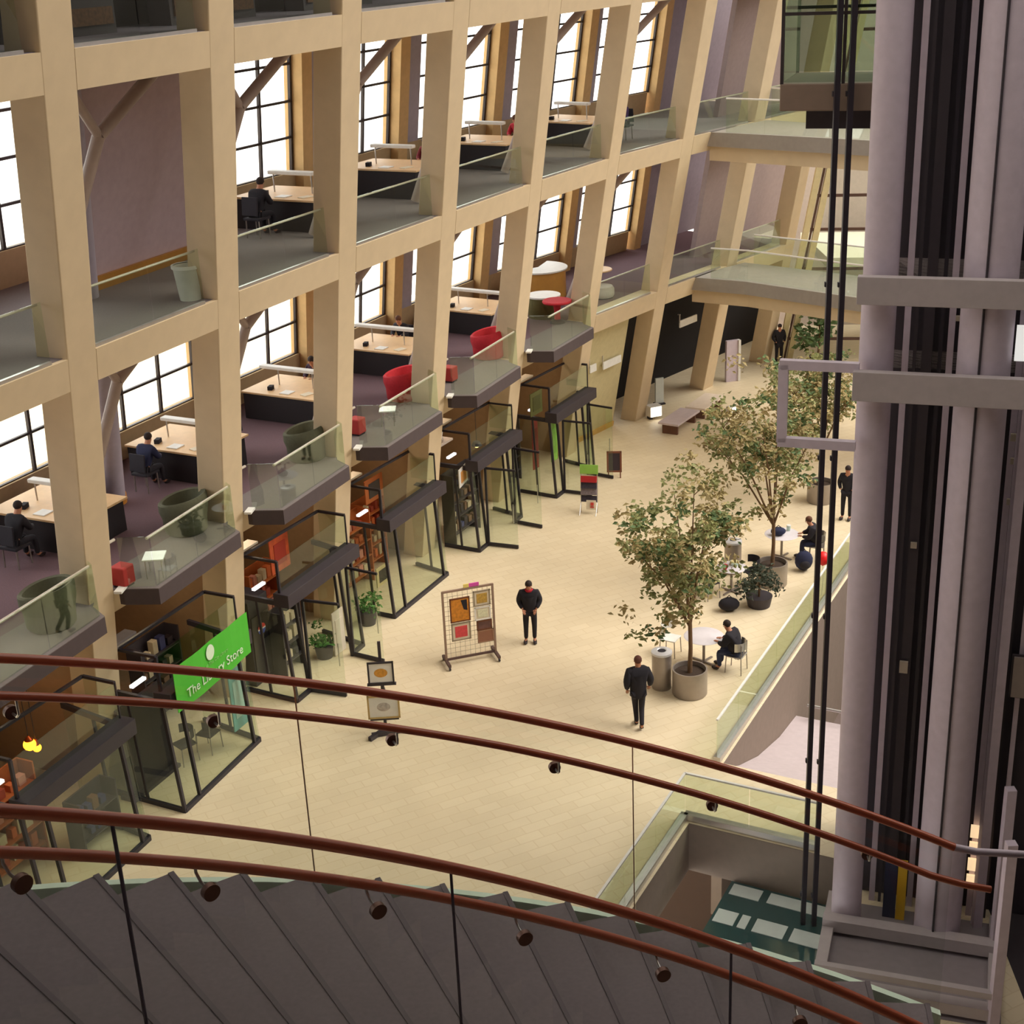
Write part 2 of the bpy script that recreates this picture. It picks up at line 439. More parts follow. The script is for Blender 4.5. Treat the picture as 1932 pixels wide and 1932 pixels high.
# grey room wall behind the last bay of the upper storeys
for z0, z1 in ((L2, 10.3), (L3, 15.2)):
    mb = MB(); L = blen(9) + 3.6
    mb.hexa([W(9, 0, -1.9, z0), W(9, L, -1.9, z0), W(9, L, -2.1, z0), W(9, 0, -2.1, z0)], [W(9, 0, -1.9, z1), W(9, L, -1.9, z1), W(9, L, -2.1, z1), W(9, 0, -2.1, z1)])
    struct('wall_end_room', mb, mat('mauve_grey_wall', (160, 142, 142), .8))

# bridges across the far end
def bridge(z, near, far, sag):
    pts = near + far
    mb = MB(); mb.prism(pts, z - .46, z); o = struct('floor_bridge', mb, M_bridge)
    k = Vector(((far[0][0] - near[-1][0]), (far[0][1] - near[-1][1]), 0)).normalized()
    ins = [(p[0] + k.x * .22, p[1] + k.y * .22) for p in near] + far
    mb = MB(); mb.prism(ins, z - .95, z - .461); struct('beam_bridge', mb, M_conc)
bridge(L3, [(6.95, 48.25), (8.6, 46.9), (10.4, 45.4), (15.0, 41.4)], [(16.8, 43.6), (12.2, 47.6), (9.4, 50.7)], 0)
bridge(L2, [(6.75, 50.95), (8.6, 49.8), (10.9, 47.6), (15.5, 43.4)], [(17.4, 45.6), (12.8, 49.8), (9.1, 52.95)], 0)

# far end: glazed end frame, pale wall behind
EI = NC - 1
ed = Vector((0.985, -0.17, 0))
mb = MB()
for s in (0.35, 0.75): mb.bar(P(EI, -.02) + ed * s, P(EI, 17) + ed * s, .24, .16, up=(0, 1, 0))
for s in (6.0, 9.5): mb.bar(P(EI, -.02) + ed * s, P(EI, 17) + ed * s, .24, .16, up=(0, 1, 0))
e1 = struct('window_end', mb, mat('cream_mullion', (232, 220, 178), .6))
mb = MB(); mb.bar(P(EI, 0) + ed * .55, P(EI, 17) + ed * .55, .07, .1, up=(0, 1, 0))
for z in (1.0, 2.6, 4.2, 5.9, 7.3, 8.7, 10.3, 11.9, 13.5, 15.2): mb.bar(P(EI, z) + ed * .5, P(EI, z) + ed * 14, .09, .11)
part('muntins', mb, mat('brown_muntin', (92, 66, 56), .6), e1)
mb = MB(); mb.hexa([P(EI, .02) + ed * .8, P(EI, .02) + ed * 14, P(EI, .02) + ed * 14 + Vector((0, .012, 0)), P(EI, .02) + ed * .8 + Vector((0, .012, 0))],
                   [P(EI, 17) + ed * .8, P(EI, 17) + ed * 14, P(EI, 17) + ed * 14 + Vector((0, .012, 0)), P(EI, 17) + ed * .8 + Vector((0, .012, 0))])
part('pane', mb, G_win, e1)
mb = MB(); mb.prism([(9, 64.5), (34, 61), (34, 61.4), (9, 64.9)], 0, 17); struct('wall_far', mb, M_pale)
mb = MB(); mb.prism([(13.2, 57.2), (24, 55.6), (24, 60.8), (13.2, 62.6)], 4.1, 4.5); struct('floor_sun_patch', mb, mat('sun_patch_white', (244, 238, 214), .7))  # added white slab standing in for the sunlit patch

# dark library block on the right, behind the lift tower, and an added shading roof
mb = MB(); mb.prism([(6.75, 24.2), (26, 17.5), (26.3, 18.0), (6.9, 24.6)], -4.2, 22); struct('wall_right', mb, mat('shaft_dark', (58, 51, 60), .7))
mb = MB(); mb.prism([(27, 18), (27.5, 18), (36, 62), (35.5, 62)], -4.2, 21); struct('wall_light_screen', mb, mat('light_screen_grey', (96, 86, 84), .8))  # unseen wall, placed to block sky light and let sunlight in
mb = MB(); mb.prism([(-20, -6), (16, -6), (16, 9.5), (-20, 9.5)], 22.6, 23.0); struct('added_shading_roof', mb, mat('shading_roof_grey', (96, 90, 92), .8))  # unseen solid roof, added to darken the stair and near floor
mb = MB(); mb.prism([(-20, -6.4), (16, -6.4), (16, -6), (-20, -6)], 0, 22.6); struct('wall_south', mb, mat('south_wall', (112, 104, 104), .8))
mb = MB(); mb.prism([(15.6, -6), (16, -6), (16, 21), (15.6, 21)], 0, 22.6); struct('wall_southeast', mb, MATS['south_wall'])
mb = MB(); mb.prism([(-20.4, -6), (-20, -6), (-20, 15), (-20.4, 15)], 0, 22.6); struct('wall_west', mb, MATS['south_wall'])
# glazed roof over the hall, tinted glass in dark steel ribs
mb = MB(); mb.prism([(-20, 9.6), (16, 9.6), (30, 66), (-2, 66), (-20, 30)], 22.7, 22.72); struct('ceiling_skylight', mb, glass('roof_glass', (0.60, 0.59, 0.57), .04))
mb = MB()
for i in range(12): y = 11.5 + i * 4.5; mb.bar((-20 + max(0, y - 30) * .5, y, 22.5), (16 + (y - 11.6) * .257, y, 22.5), .16, .3)
struct('trim_roof', mb, M_dark)
# exterior
mb = MB(); mb.prism([(-160, -60), (-36, -60), (-14, 74), (60, 90), (60, 200), (-160, 200)], -0.6, -0.3); struct('ground_outside', mb, mat('pale_paving', (214, 210, 206), .9))

mb = MB(); mb.prism([(8.25, 19.0), (24, 14), (24, 18.2), (8.6, 23.4)], .001, .006); struct('floor_dark', mb, mat('dark_carpet', (60, 53, 58), .95))

# ================================================================ SPIRAL STAIR IN THE FOREGROUND
SC = Vector((1.5225, 1.0016, 0)); SA = math.atan2(5 - 1.0016, -1.5225)
RN, RF = 4.2024, 5.9855
def zr(a): return 13.345 - 0.0442336 * a
def sp(a, r, dz=0.0):
    t = SA - math.radians(a); return Vector((SC.x + r * math.cos(t), SC.y + r * math.sin(t), zr(a) + dz))
def spz(a, r, z):
    p = sp(a, r); p.z = z; return p
st = thing('spiral_staircase', 'curved grey staircase with solid treads winding down in the foreground', 'staircase', spz(0, 5.1, 10.8))
STEP = 3.49
a_n = -16.15 - STEP * 11
i = 0
while a_n < 31.5:
    mb = MB(); z = zr(a_n) - 1.125; aa = [a_n - STEP - .25, a_n - STEP * .5, a_n]
    lo = [spz(x, RN + .05, z - .2) for x in aa] + [spz(x, RF - .05, z - .2) for x in reversed(aa)]
    hi = [spz(x, RN + .05, z) for x in aa] + [spz(x, RF - .05, z) for x in reversed(aa)]
    mb.hexa(lo, hi); tr_ = part('tread', mb, M_stair, st, world=True)
    ns = [spz(x, r_, z + dz_) for dz_ in (.0005, .006) for x, r_ in ((a_n - .3, RN + .05), (a_n - .02, RN + .05), (a_n - .02, RF - .05), (a_n - .3, RF - .05))]
    mb = MB(); mb.hexa(ns[:4], ns[4:]); part('nosing_shade', mb, mat('nosing_shade_grey', (112, 101, 106), .8), tr_, world=True)  # darker strip painting the shade line along each tread edge
    a_n += STEP; i += 1
for r, w in ((RN + .0, .06), (RF - .03, .05)):
    mb = MB(); A = [-56 + 2 * k for k in range(45)]
    for k in range(44):
        a, b = A[k], A[k + 1]
        lo = [sp(a, r, -1.75), sp(b, r, -1.75), sp(b, r + w, -1.75), sp(a, r + w, -1.75)]
        hi = [sp(a, r, -1.4), sp(b, r, -1.4), sp(b, r + w, -1.4), sp(a, r + w, -1.4)]
        mb.hexa(lo, hi)
    part('stringer', mb, mat('stringer_red_brown', (136, 70, 44), .6), st, world=True)
mb = MB(); A = [-50 + 2 * k for k in range(41)]
for a, b in zip(A[:-1], A[1:]):
    mb.hexa([sp(a, RF + .012, -1.34), sp(b, RF + .012, -1.34), sp(b, RF + .06, -1.34), sp(a, RF + .06, -1.34)], [sp(a, RF + .012, -1.225), sp(b, RF + .012, -1.225), sp(b, RF + .06, -1.225), sp(a, RF + .06, -1.225)])
part('glass_shoe', mb, mat('mint_trim', (226, 246, 226), .4), st, world=True)
def balustrade(r, hr, hdz, a0, a1, joints, discs, label, tip):
    t = thing('stair_balustrade', label, 'balustrade', sp((a0 + a1) / 2, r, -1.125), group='glass balustrades of the curved stair')
    A = [a0 + (a1 - a0) * k / 60.0 for k in range(61)]
    mb = MB(); mb.tube([sp(a, r) for a in A], .0235, 12); part('guard_rail', mb, M_rail, t, world=True)
    A2 = [x for x in A if x < a1 - 1]
    mb = MB(); pts = [sp(a, hr, hdz(a)) for a in A2]
    if tip: pts += [sp(a1 + .5, hr, hdz(a1) + .03), sp(a1 + 2.0, hr + .02, hdz(a1) + .06)]
    mb.tube(pts, .021, 12); part('handrail', mb, M_rail, t, world=True)
    if tip:
        mb = MB(); mb.tube([sp(a1, r), sp(a1 + 1.2, r, .03), sp(a1 + 4, r, .16)], .022, 12); part('rail_end', mb, M_steel, t, world=True)
    js = [a0] + joints + [a1]
    for k in range(len(js) - 1):
        n = max(3, int((js[k + 1] - js[k]) / 1.8)); g = MB()
        B = [js[k] + .07 + (js[k + 1] - js[k] - .14) * q / n for q in range(n + 1)]
        k0 = []
        for x in B: k0 += [sp(x, r - .006, -1.35), sp(x, r + .006, -1.35), sp(x, r + .006, -.02), sp(x, r - .006, -.02)]
        fs = [(0, 1, 2, 3), (4 * n, 4 * n + 1, 4 * n + 2, 4 * n + 3)]
        for q in range(n):
            for e in range(4): fs.append((4 * q + e, 4 * q + (e + 1) % 4, 4 * q + 4 + (e + 1) % 4, 4 * q + 4 + e))
        g.add(k0, fs)
        part('glass_panel', g, glass('stair_glass', (0.95, 0.96, 0.95), .06), t, world=True)
        if k:
            mb = MB(); mb.bar(sp(js[k], r, -1.35), sp(js[k], r, -.02), .011 if r < 5 else .007, .011 if r < 5 else .007); part('joint_seal', mb, mat('seal_blue', (84, 78, 96), .6) if r < 5 else mat('seal_tan', (224, 196, 160), .6), t, world=True)
    sgn = 1 if hr > r else -1
    for a in discs:
        mb = MB(); ax = (sp(a, r + 1) - sp(a, r)); ax.z = 0; ax.normalize(); c = sp(a, r, -.27)
        mb.tube([c - ax * .013, c + ax * .013], .033, 18)
        k = part('bracket', mb, mat('bronze_disc', (104, 70, 58), .4, .5), t, world=True)
        mb = MB(); h = sp(a, hr, hdz(a)); h2 = h - Vector((0, 0, .02))
        mb.tube([c + ax * sgn * .02, c + ax * sgn * .07 + Vector((0, 0, .005)), c + ax * sgn * .10 + Vector((0, 0, .03)), h2], .006, 8)
        part('gooseneck', mb, M_chrome, k, world=True)
    return t
balustrade(RN, RN + .1, lambda a: -.2 - .0007 * (a + 20), -50, 30.5, [-40.3, -22.7, -5.0, 12.1, 29], [-45, -36.1, -27.3, -18.4, -9.4, -.8, 7.8, 16.6, 25.4], 'near curved glass balustrade with red-brown rails and round disc fixings', False)
balustrade(RF, RF - .1, lambda a: -.15 - .0016 * max(0, a - 5), -50, 29.9, [-40.7, -23.1, -5.5, 12.1], [-45, -36, -27.3, -18.5, -9.6, -.8, 7.8, 16.5, 25.2], 'far curved glass balustrade with red-brown rails in front of the hall floor', True)

# ================================================================ LIFT TOWER
TP = Vector((5.621, 21.113, 0)); TD = Vector((0.9453, -0.3261, 0)); TN = Vector((-0.3261, -0.9453, 0))
def T(s, o, z): return TP + TD * s + TN * o + Vector((0, 0, z))
mb = MB()
deckp = [T(-.35, -1.0, 0), T(2.75, -1.0, 0), T(2.75, 1.75, 0), T(-.35, 1.75, 0)]
mb.prism([(p.x, p.y) for p in deckp], -.5, .012); struct('floor_tower_base', mb, mat('tower_base', (140, 130, 134), .7))
t = thing('lift_tower', 'grey steel lift tower of two thick tubes tied by flat beams', 'lift tower', T(1, 0, 0))
mb = MB(); mb.tube([T(0.02, -.45, -.02), T(0.02, -.45, 22.4)], .265, 32); part('tube', mb, M_steel, t, world=True)
mb = MB(); mb.tube([T(1.62, -.5, -.02), T(1.62, -.5, 22.4)], .40, 32); part('tube', mb, M_steel, t, world=True)
mb = MB(); mb.bar(T(1.56, -.085, 0), T(1.56, -.085, 22), .03, .03); part('seam', mb, M_char, t, world=True)
for z0, z1 in ((11.65, 12.08), (10.13, 10.6)):
    mb = MB(); mb.bar(T(-.28, 0, (z0 + z1) / 2), T(6.5, 0, (z0 + z1) / 2), .16, z1 - z0); part('beam', mb, M_steel2 if False else mat('beam_grey', (178, 168, 170), .5), t, world=True, bevel=.01)
    mb = MB(); mb.bar(T(-.28, -1.5, (z0 + z1) / 2 + .05), T(6.5, -1.5, (z0 + z1) / 2 + .05), .16, .3); part('rear_beam', mb, mat('beam_grey', (178, 168, 170)), t, world=True)
fm2 = MB()
for a, b in (((-1.42, 10.62), (-.2, 10.62)), ((-1.36, 10.62), (-1.36, 9.34)), ((-1.42, 9.34), (-.2, 9.34))):
    fm2.bar(T(a[0], -.1, a[1]), T(b[0], -.1, b[1]), .15, .13, up=TN)
part('bracket_frame', fm2, M_steel, t, world=True)
for a, b, w in (((-.35, 1.6, .1), (2.7, 1.6, .1), .22), ((-.35, -.05, .12), (2.7, -.05, .12), .24), ((2.62, 1.7, 0), (2.62, -1.0, 0), .2), ((-.25, 1.7, 0), (-.25, -1.0, 0), .2), ((-.3, 1.72, .55), (2.6, 1.72, .55), .12)):
    mb = MB(); mb.bar(T(*a) + Vector((0, 0, .1)), T(*b) + Vector((0, 0, .1)), w, w); part('base_rail', mb, mat('beam_grey', (178, 168, 170)), t, world=True)
for s, o, h in ((2.62, 1.7, 3.6), (2.62, -.2, 3.4), (2.3, -.9, 22)):
    mb = MB(); mb.bar(T(s, o, 0), T(s, o, h), .16, .16); part('post', mb, M_steel, t, world=True)
mb = MB(); mb.hexa([T(.15, -1.42, .02), T(6.5, -1.42, .02), T(6.5, -1.5, .02), T(.15, -1.5, .02)], [T(.15, -1.42, 22), T(6.5, -1.42, 22), T(6.5, -1.5, 22), T(.15, -1.5, 22)]); part('shaft_panel', mb, MATS['shaft_dark'], t, world=True)
# vertical rails and panels of the shaft behind the tubes
for k, (s, w, m) in enumerate(((.42, .10, M_steel), (.56, .05, M_char), (.75, .16, M_char), (.95, .06, M_dark), (1.1, .10, M_steel), (1.3, .06, M_char), (2.15, .1, M_steel), (2.35, .2, M_char), (2.62, .08, M_steel))):
    mb = MB(); mb.bar(T(s, -1.2, 0), T(s, -1.2, 22.3), w, .08, up=TN)
    r_ = part('shaft_rail', mb, m, t, world=True)
for (s, z, w, h) in ((.75, 7.3, .1, .1), (.72, 5.0, .14, .22), (1.2, 11.2, .1, .08), (2.2, 8.9, .1, .1), (2.2, 8.2, .1, .1), (2.18, 9.3, .12, .12)):
    mb = MB(); mb.bar(T(s - w / 2, -1.1, z), T(s + w / 2, -1.1, z), .05, h, up=(0, 0, 1)); part('shaft_fitting', mb, mat('pale_fitting', (190, 178, 160), .5), t, world=True)
for z in (1.9, 1.55, 1.2, .85):
    mb = MB(); mb.bar(T(2.06, -1.05, z), T(2.3, -1.05, z), .06, .24); o = part('light_panel', mb, mat('panel_light', (246, 214, 168), .5, emit=.7), t, world=True)
mb = MB(); mb.box((0, 0, .55), (.5, .04, 1.0), 0); mb2 = thing('folding_sign', 'tall yellow and navy floor sign standing between the lift tubes', 'sign', T(.86, -.75, -.02), math.atan2(TD.y, TD.x))
mb = MB(); mb.box((-.1, 0, .6), (.22, .06, 1.2)); part('dark_panel', mb, M_navy, mb2)
mb = MB(); mb.box((.1, -.02, .65), (.16, .06, 1.3)); part('yellow_panel', mb, M_yel, mb2)
w = thing('white_sign', 'small white sign with added glow and black figure beside the lift tube', 'sign', T(2.3, -.4, 10.75), math.atan2(TD.y, TD.x))
mb = MB(); mb.box((0, 0, .28), (.5, .04, .55)); part('board', mb, mat('added_glow_white', (250, 250, 246), .5, emit=.5), w)  # board glows by added emission; a plain notice, no lamp
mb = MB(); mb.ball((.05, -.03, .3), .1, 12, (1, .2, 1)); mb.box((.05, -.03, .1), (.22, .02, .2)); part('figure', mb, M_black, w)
for z in (0.0,):
    pn = thing('wall_panel', 'pale grey rectangular panel on the dark wall right of the lift', 'panel', T(2.55, -.98, 5.1), math.atan2(TD.y, TD.x))
    mb = MB(); mb.box((.2, 0, 0), (.5, .05, .75)); part('face', mb, mat('panel_grey', (150, 138, 132), .6), pn)
    mb = MB(); mb.box((.2, .04, 0), (.56, .04, .81)); part('backing', mb, M_char, pn)
# guide rails of the outer glass lift and the glass lift car
gr = thing('lift_guide_rail', 'left of the two black vertical guide rails beside the lift tower', 'guide rail', (5.32, 22.9, -4.05), group='black lift guide rails')
mb = MB(); mb.bar((0, 0, 0), (0, 0, 26.2), .085, .085); part('rail', mb, M_dark, gr)
for k in range(9):
    mb = MB(); mb.box((0, .06, .6 + k * 3.0), (.12, .06, .08)); part('clip', mb, M_char, gr)
dup(gr, (5.52, 22.84, -4.05), 0, 'right of the two black vertical guide rails beside the lift tower')
cab = thing('glass_lift_car', 'green tinted glass lift car stopped high on the guide rails', 'lift car', (5.43, 24.1, 14.18), math.atan2(TD.y, TD.x))
mb = MB(); mb.box((.35, 0, .3), (1.95, 1.9, .42)); part('floor_box', mb, mat('cab_base', (132, 112, 98), .6), cab, bevel=.02)
mb = MB(); mb.box((.55, .1, -.08), (1.6, 1.3, .3)); part('undercarriage', mb, M_char, cab)
mb = MB()
for (x, y) in ((-.6, -.92), (1.3, -.92), (-.6, .92), (1.3, .92), (.35, -.92)): mb.bar((x, y, .5), (x, y, 3.4), .05, .05)
for z in (1.55, 2.3, 3.0): mb.bar((-.6, -.93, z), (1.3, -.93, z), .04, .05); mb.bar((-.6, .93, z), (1.3, .93, z), .04, .05)
part('frame', mb, M_frame, cab)
mb = MB()
for y in (-.9, .9): mb.box((.35, y, 1.95), (1.86, .012, 2.85))
for x in (-.58, 1.28): mb.box((x, 0, 1.95), (.012, 1.78, 2.85))
part('glass_walls', mb, G_cab, cab)
mb = MB(); mb.box((.35, 0, 3.5), (1.95, 1.9, .2)); part('roof', mb, M_char, cab)
mb = MB(); mb.box((1.15, .2, 1.7), (.1, .5, 1.9)); part('control_panel', mb, M_yel if False else mat('ochre_panel', (170, 128, 62), .5), cab)

# ================================================================ GLASS PARAPETS AROUND THE FLOOR OPENINGS
def parapet(name, label, pts, h, curb=True, top=M_white):
    t = thing(name, label, 'glass parapet', pts[0], group='glass parapets around the floor openings')
    c = MB(); g = MB(); r = MB()
    for a, b in zip(pts[:-1], pts[1:]):
        c.bar(a + Vector((0, 0, .075)), b + Vector((0, 0, .075)), .16, .14)
        r.bar(a + Vector((0, 0, h)), b + Vector((0, 0, h)), .05, .035)
        n = max(1, round((b - a).length / 1.5))
        for k in range(n):
            p = a.lerp(b, k / n); q = a.lerp(b, (k + 1) / n); d = (q - p).normalized() * .01
            gg = MB(); gg.bar(p + d + Vector((0, 0, h / 2 + .05)), q - d + Vector((0, 0, h / 2 + .05)), .014, h - .1); part('glass_panel', gg, glass('parapet_glass', (0.88, 0.92, 0.84), .16), t, world=True)
    part('base_channel', c, M_chrome, t, world=True); part('top_edge', r, top, t, world=True)
    return t
o_ = U * -.1 - Nn * .1
parapet('glass_parapet', 'near glass parapet turning a corner around the square floor opening', [VA - U * 7.9 - Nn * .14, VA - Nn * .14 + U * .14, VA + Nn * 2.6 + U * .14], 1.08)
parapet('glass_parapet', 'long glass parapet beside the trees along the stair opening', [VB - Nn * .14 - U * .05, VB - Nn * .14 + U * 13.0], 1.08)
# lower hall: glass panel with white patches painting skylight reflections
gf = thing('glass_floor_panel', 'dark teal glass roof panel with painted white reflections inside the square opening', 'glass roof panel', (5.0, 23.4, -1.2))
fx = Nn.copy(); fy = U.copy(); FO = VA + Nn * .95 - U * .02
def F(s, u_, z): return FO + fx * s - fy * u_ + Vector((0, 0, z))
mb = MB(); mb.prism([(F(s, u_, 0).x, F(s, u_, 0).y) for s, u_ in ((0, .02), (2.6, .02), (2.6, 2.75), (0, 2.75))], -1.2, -1.12); part('sheet', mb, mat('teal_glass', (58, 92, 94), .06, spec=.9), gf, world=True)
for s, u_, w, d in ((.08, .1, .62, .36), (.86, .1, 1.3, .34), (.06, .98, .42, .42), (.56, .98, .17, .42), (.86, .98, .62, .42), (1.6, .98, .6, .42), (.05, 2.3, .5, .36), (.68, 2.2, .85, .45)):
    mb = MB(); mb.prism([(F(x, y, 0).x, F(x, y, 0).y) for x, y in ((s, u_), (s + w, u_), (s + w, u_ + d), (s, u_ + d))], -1.12, -1.105); part('painted_reflection', mb, mat('painted_reflection', (232, 244, 244), .3), gf, world=True)  # white patches painted as reflections of the roof glass
lr = thing('lower_handrail', 'short pale handrail at the edge of the lower ramp', 'handrail', VB + U * 5.72 + Nn * .2 + Vector((0, 0, -1.84)))
a = VB + U * 5.66 + Nn * .3 + Vector((0, 0, -1.45)); mb = MB(); mb.tube([a, a + Nn * 2.6], .04, 8); part('rail', mb, M_chrome, lr, world=True)
for k in (.1, 1.2, 2.4):
    mb = MB(); mb.tube([a + Nn * k, a + Nn * k + Vector((0, 0, -.385))], .025, 8); part('post', mb, M_chrome, lr, world=True)

# ================================================================ ARCADE FITTINGS
BAYWORD = {0: 'bay off left', 1: 'first bay from left', 2: 'second bay from left', 3: 'third bay from left', 4: 'fourth bay from left', 5: 'fifth bay from left', 6: 'sixth bay from left', 7: 'seventh bay from left', 8: 'eighth bay from left', 9: 'far end bay'}
def upz(p, z): return Vector((p.x, p.y, z))
# flat glass guards on third and fourth storey, and in the two plain bays of the upper storey
def guard(b, zf, label, h=1.05, s0=.06, s1=None, d=.02):
    L = blen(b); s1 = s1 or L - CW - .35
    a = W(b, s0, d - .1, zf); e = W(b, s1, d - .1, zf)
    t = thing('glass_guard', label, 'glass guard rail', a, 0, 'glass guards along the arcade')
    mid = a.lerp(e, .52); dn = (e - a).normalized() * .012
    for p, q in ((a, mid - dn), (mid + dn, e)):
        mb = MB(); mb.bar(upz(p, zf + h / 2), upz(q, zf + h / 2), .014, h); part('glass_panel', mb, G_rail, t, world=True)
    n = nrm(udir(b))
    mb = MB(); mb.tube([upz(a - n * .09, zf + h - .05), upz(e - n * .09, zf + h - .05)], .024, 8); part('handrail', mb, M_white if False else mat('pale_rail', (206, 196, 182), .4, .3), t, world=True)
    mb = MB(); mb.bar(upz(a, zf + .03), upz(e, zf + .03), .07, .06); part('base_channel', mb, M_chrome, t, world=True)
    return t
for b in range(1, 10):
    guard(b, L3, 'glass guard with pale handrail on the third storey, ' + BAYWORD[b])
for b in range(1, 7):
    guard(b, L4, 'glass guard at the top storey, ' + BAYWORD[b])
for b in (7, 8, 9):
    guard(b, L2, 'glass guard with white handrail on the second storey, ' + BAYWORD[b])
# projecting grey balconies of the second storey
def zed(p, z): return Vector((p.x, p.y, z))
for b in range(1, 7):
    L = blen(b)
    t = thing('balcony', 'grey carpeted balcony ledge jutting out on the second storey, ' + BAYWORD[b], 'balcony', W(b, 1.6, .3, L2), 0, 'jutting grey balconies')
    outl = [(.02, -.66), (.02, -.02), (.12, .14), (.38, .8), (3.35, .62), (3.62, .1), (3.8, -.02), (3.8, -.66)]
    pts = [W(b, s, d, L2) for s, d in outl]
    slb = [W(b, s, d, L2) for s, d in [(.12, .02)] + outl[2:-2] + [(3.62, .02)]]
    mb = MB(); mb.hexa([zed(p, L2 - .34) for p in slb], [zed(p, L2 - .005) for p in slb]); part('slab', mb, mat('slab_edge', (74, 62, 64), .8), t, world=True)
    mb = MB(); mb.hexa([zed(p, L2 - .004) for p in pts], [zed(p, L2 + .012) for p in pts]); part('carpet', mb, mat('slab_carpet', (116, 106, 106), .95, var=.08, scale=30), t, world=True)
    g = thing('balcony_guard', 'angled glass guard with pale handrail on the balcony of the ' + BAYWORD[b], 'glass guard rail', W(b, 1.6, .7, L2), 0, 'angled glass guards on the balconies')
    ln = [W(b, .16, .12, L2), W(b, .42, .72, L2), W(b, 3.3, .55, L2), W(b, 3.56, .12, L2)]
    for k in range(3):
        p, q = ln[k], ln[k + 1]; dn = (q - p).normalized() * .012
        segs = [(p + dn, q - dn)] if k != 1 else [(p + dn, p.lerp(q, .5) - dn), (p.lerp(q, .5) + dn, q - dn)]
        for (x, y) in segs:
            mb = MB(); mb.bar(zed(x, L2 + .56), zed(y, L2 + .56), .014, 1.06); part('glass_panel', mb, G_rail, g, world=True)
    n = nrm(udir(b))
    mb = MB(); mb.tube([zed(ln[1] - n * .08, L2 + 1.04), zed(ln[2] - n * .08, L2 + 1.04)], .03, 8); part('handrail', mb, MATS['pale_rail'], g, world=True)
    mb = MB(); mb.tube([zed(ln[0] - n * .05, L2 + 1.04), zed(ln[0] - n * .05 - udir(b) * .3, L2 + 1.04)], .03, 8); part('rail_end', mb, MATS['pale_rail'], g, world=True)
    mb = MB(); mb.bar(zed(ln[0], L2 + .05), zed(ln[0] - udir(b) * .3 + n * .1, L2 + .05), .16, .05); part('bracket_plate', mb, M_white, g, world=True)
# bridge guards at the far end
def bguard(label, pts, z):
    t = thing('bridge_guard', label, 'glass guard rail', (pts[0][0], pts[0][1], z))
    for p, q in zip(pts[:-1], pts[1:]):
        p = Vector((p[0], p[1], z)); q = Vector((q[0], q[1], z))
        mb = MB(); mb.bar(p + Vector((0, 0, .53)), q + Vector((0, 0, .53)), .014, 1.05); part('glass_panel', mb, G_rail, t, world=True)
        mb = MB(); mb.tube([p + Vector((0, 0, 1.07)), q + Vector((0, 0, 1.07))], .03, 8); part('top_rail', mb, M_white, t, world=True)
bguard('glass guard along the near edge of the upper bridge', [(7.55, 47.95), (8.65, 47.05), (10.4, 45.6), (14.5, 42.0)], L3)
bguard('glass guard along the near edge of the lower bridge', [(7.5, 50.65), (8.7, 49.95), (10.9, 47.8), (15, 43.8)], L2)
bguard('glass guard along the far edge of the lower bridge', [(9.4, 52.7), (12.7, 49.7), (16.6, 45.9)], L2)
bguard('glass guard along the far edge of the upper bridge', [(9.5, 50.5), (12.1, 47.5), (15.8, 44.0)], L3)
# Y shaped steel braces
for lv, zf, bays in ((3, L3, range(1, 8)), (2, L2, range(1, 8))):
    for b in bays:
        t = thing('steel_brace', 'pale tubular Y brace behind the piers of the %s storey, %s' % ('third' if lv == 3 else 'second', BAYWORD[b]), 'brace', W(b, .65, -1.6, zf), 0, 'Y shaped tubular braces')
        if lv == 3: ft, jn, a1, a2 = (.65, zf + .06), (2.42, 14.14), (4.3, 15.17), (1.6, 15.17)
        else: ft, jn, a1, a2 = (.65, zf + .06), (2.42, 9.25), (4.0, 10.2), (1.75, 10.2)
        for nm, p, q, r in (('leg', ft, jn, .115), ('long_arm', jn, a1, .115), ('short_arm', jn, a2, .085)):
            if nm == 'long_arm' and a1[0] > blen(b): pass
            mb = MB(); mb.tube([W(b, p[0], -1.6, p[1]), W(b, q[0], -1.6, q[1])], r, 12); part(nm, mb, M_steeltube, t, world=True)

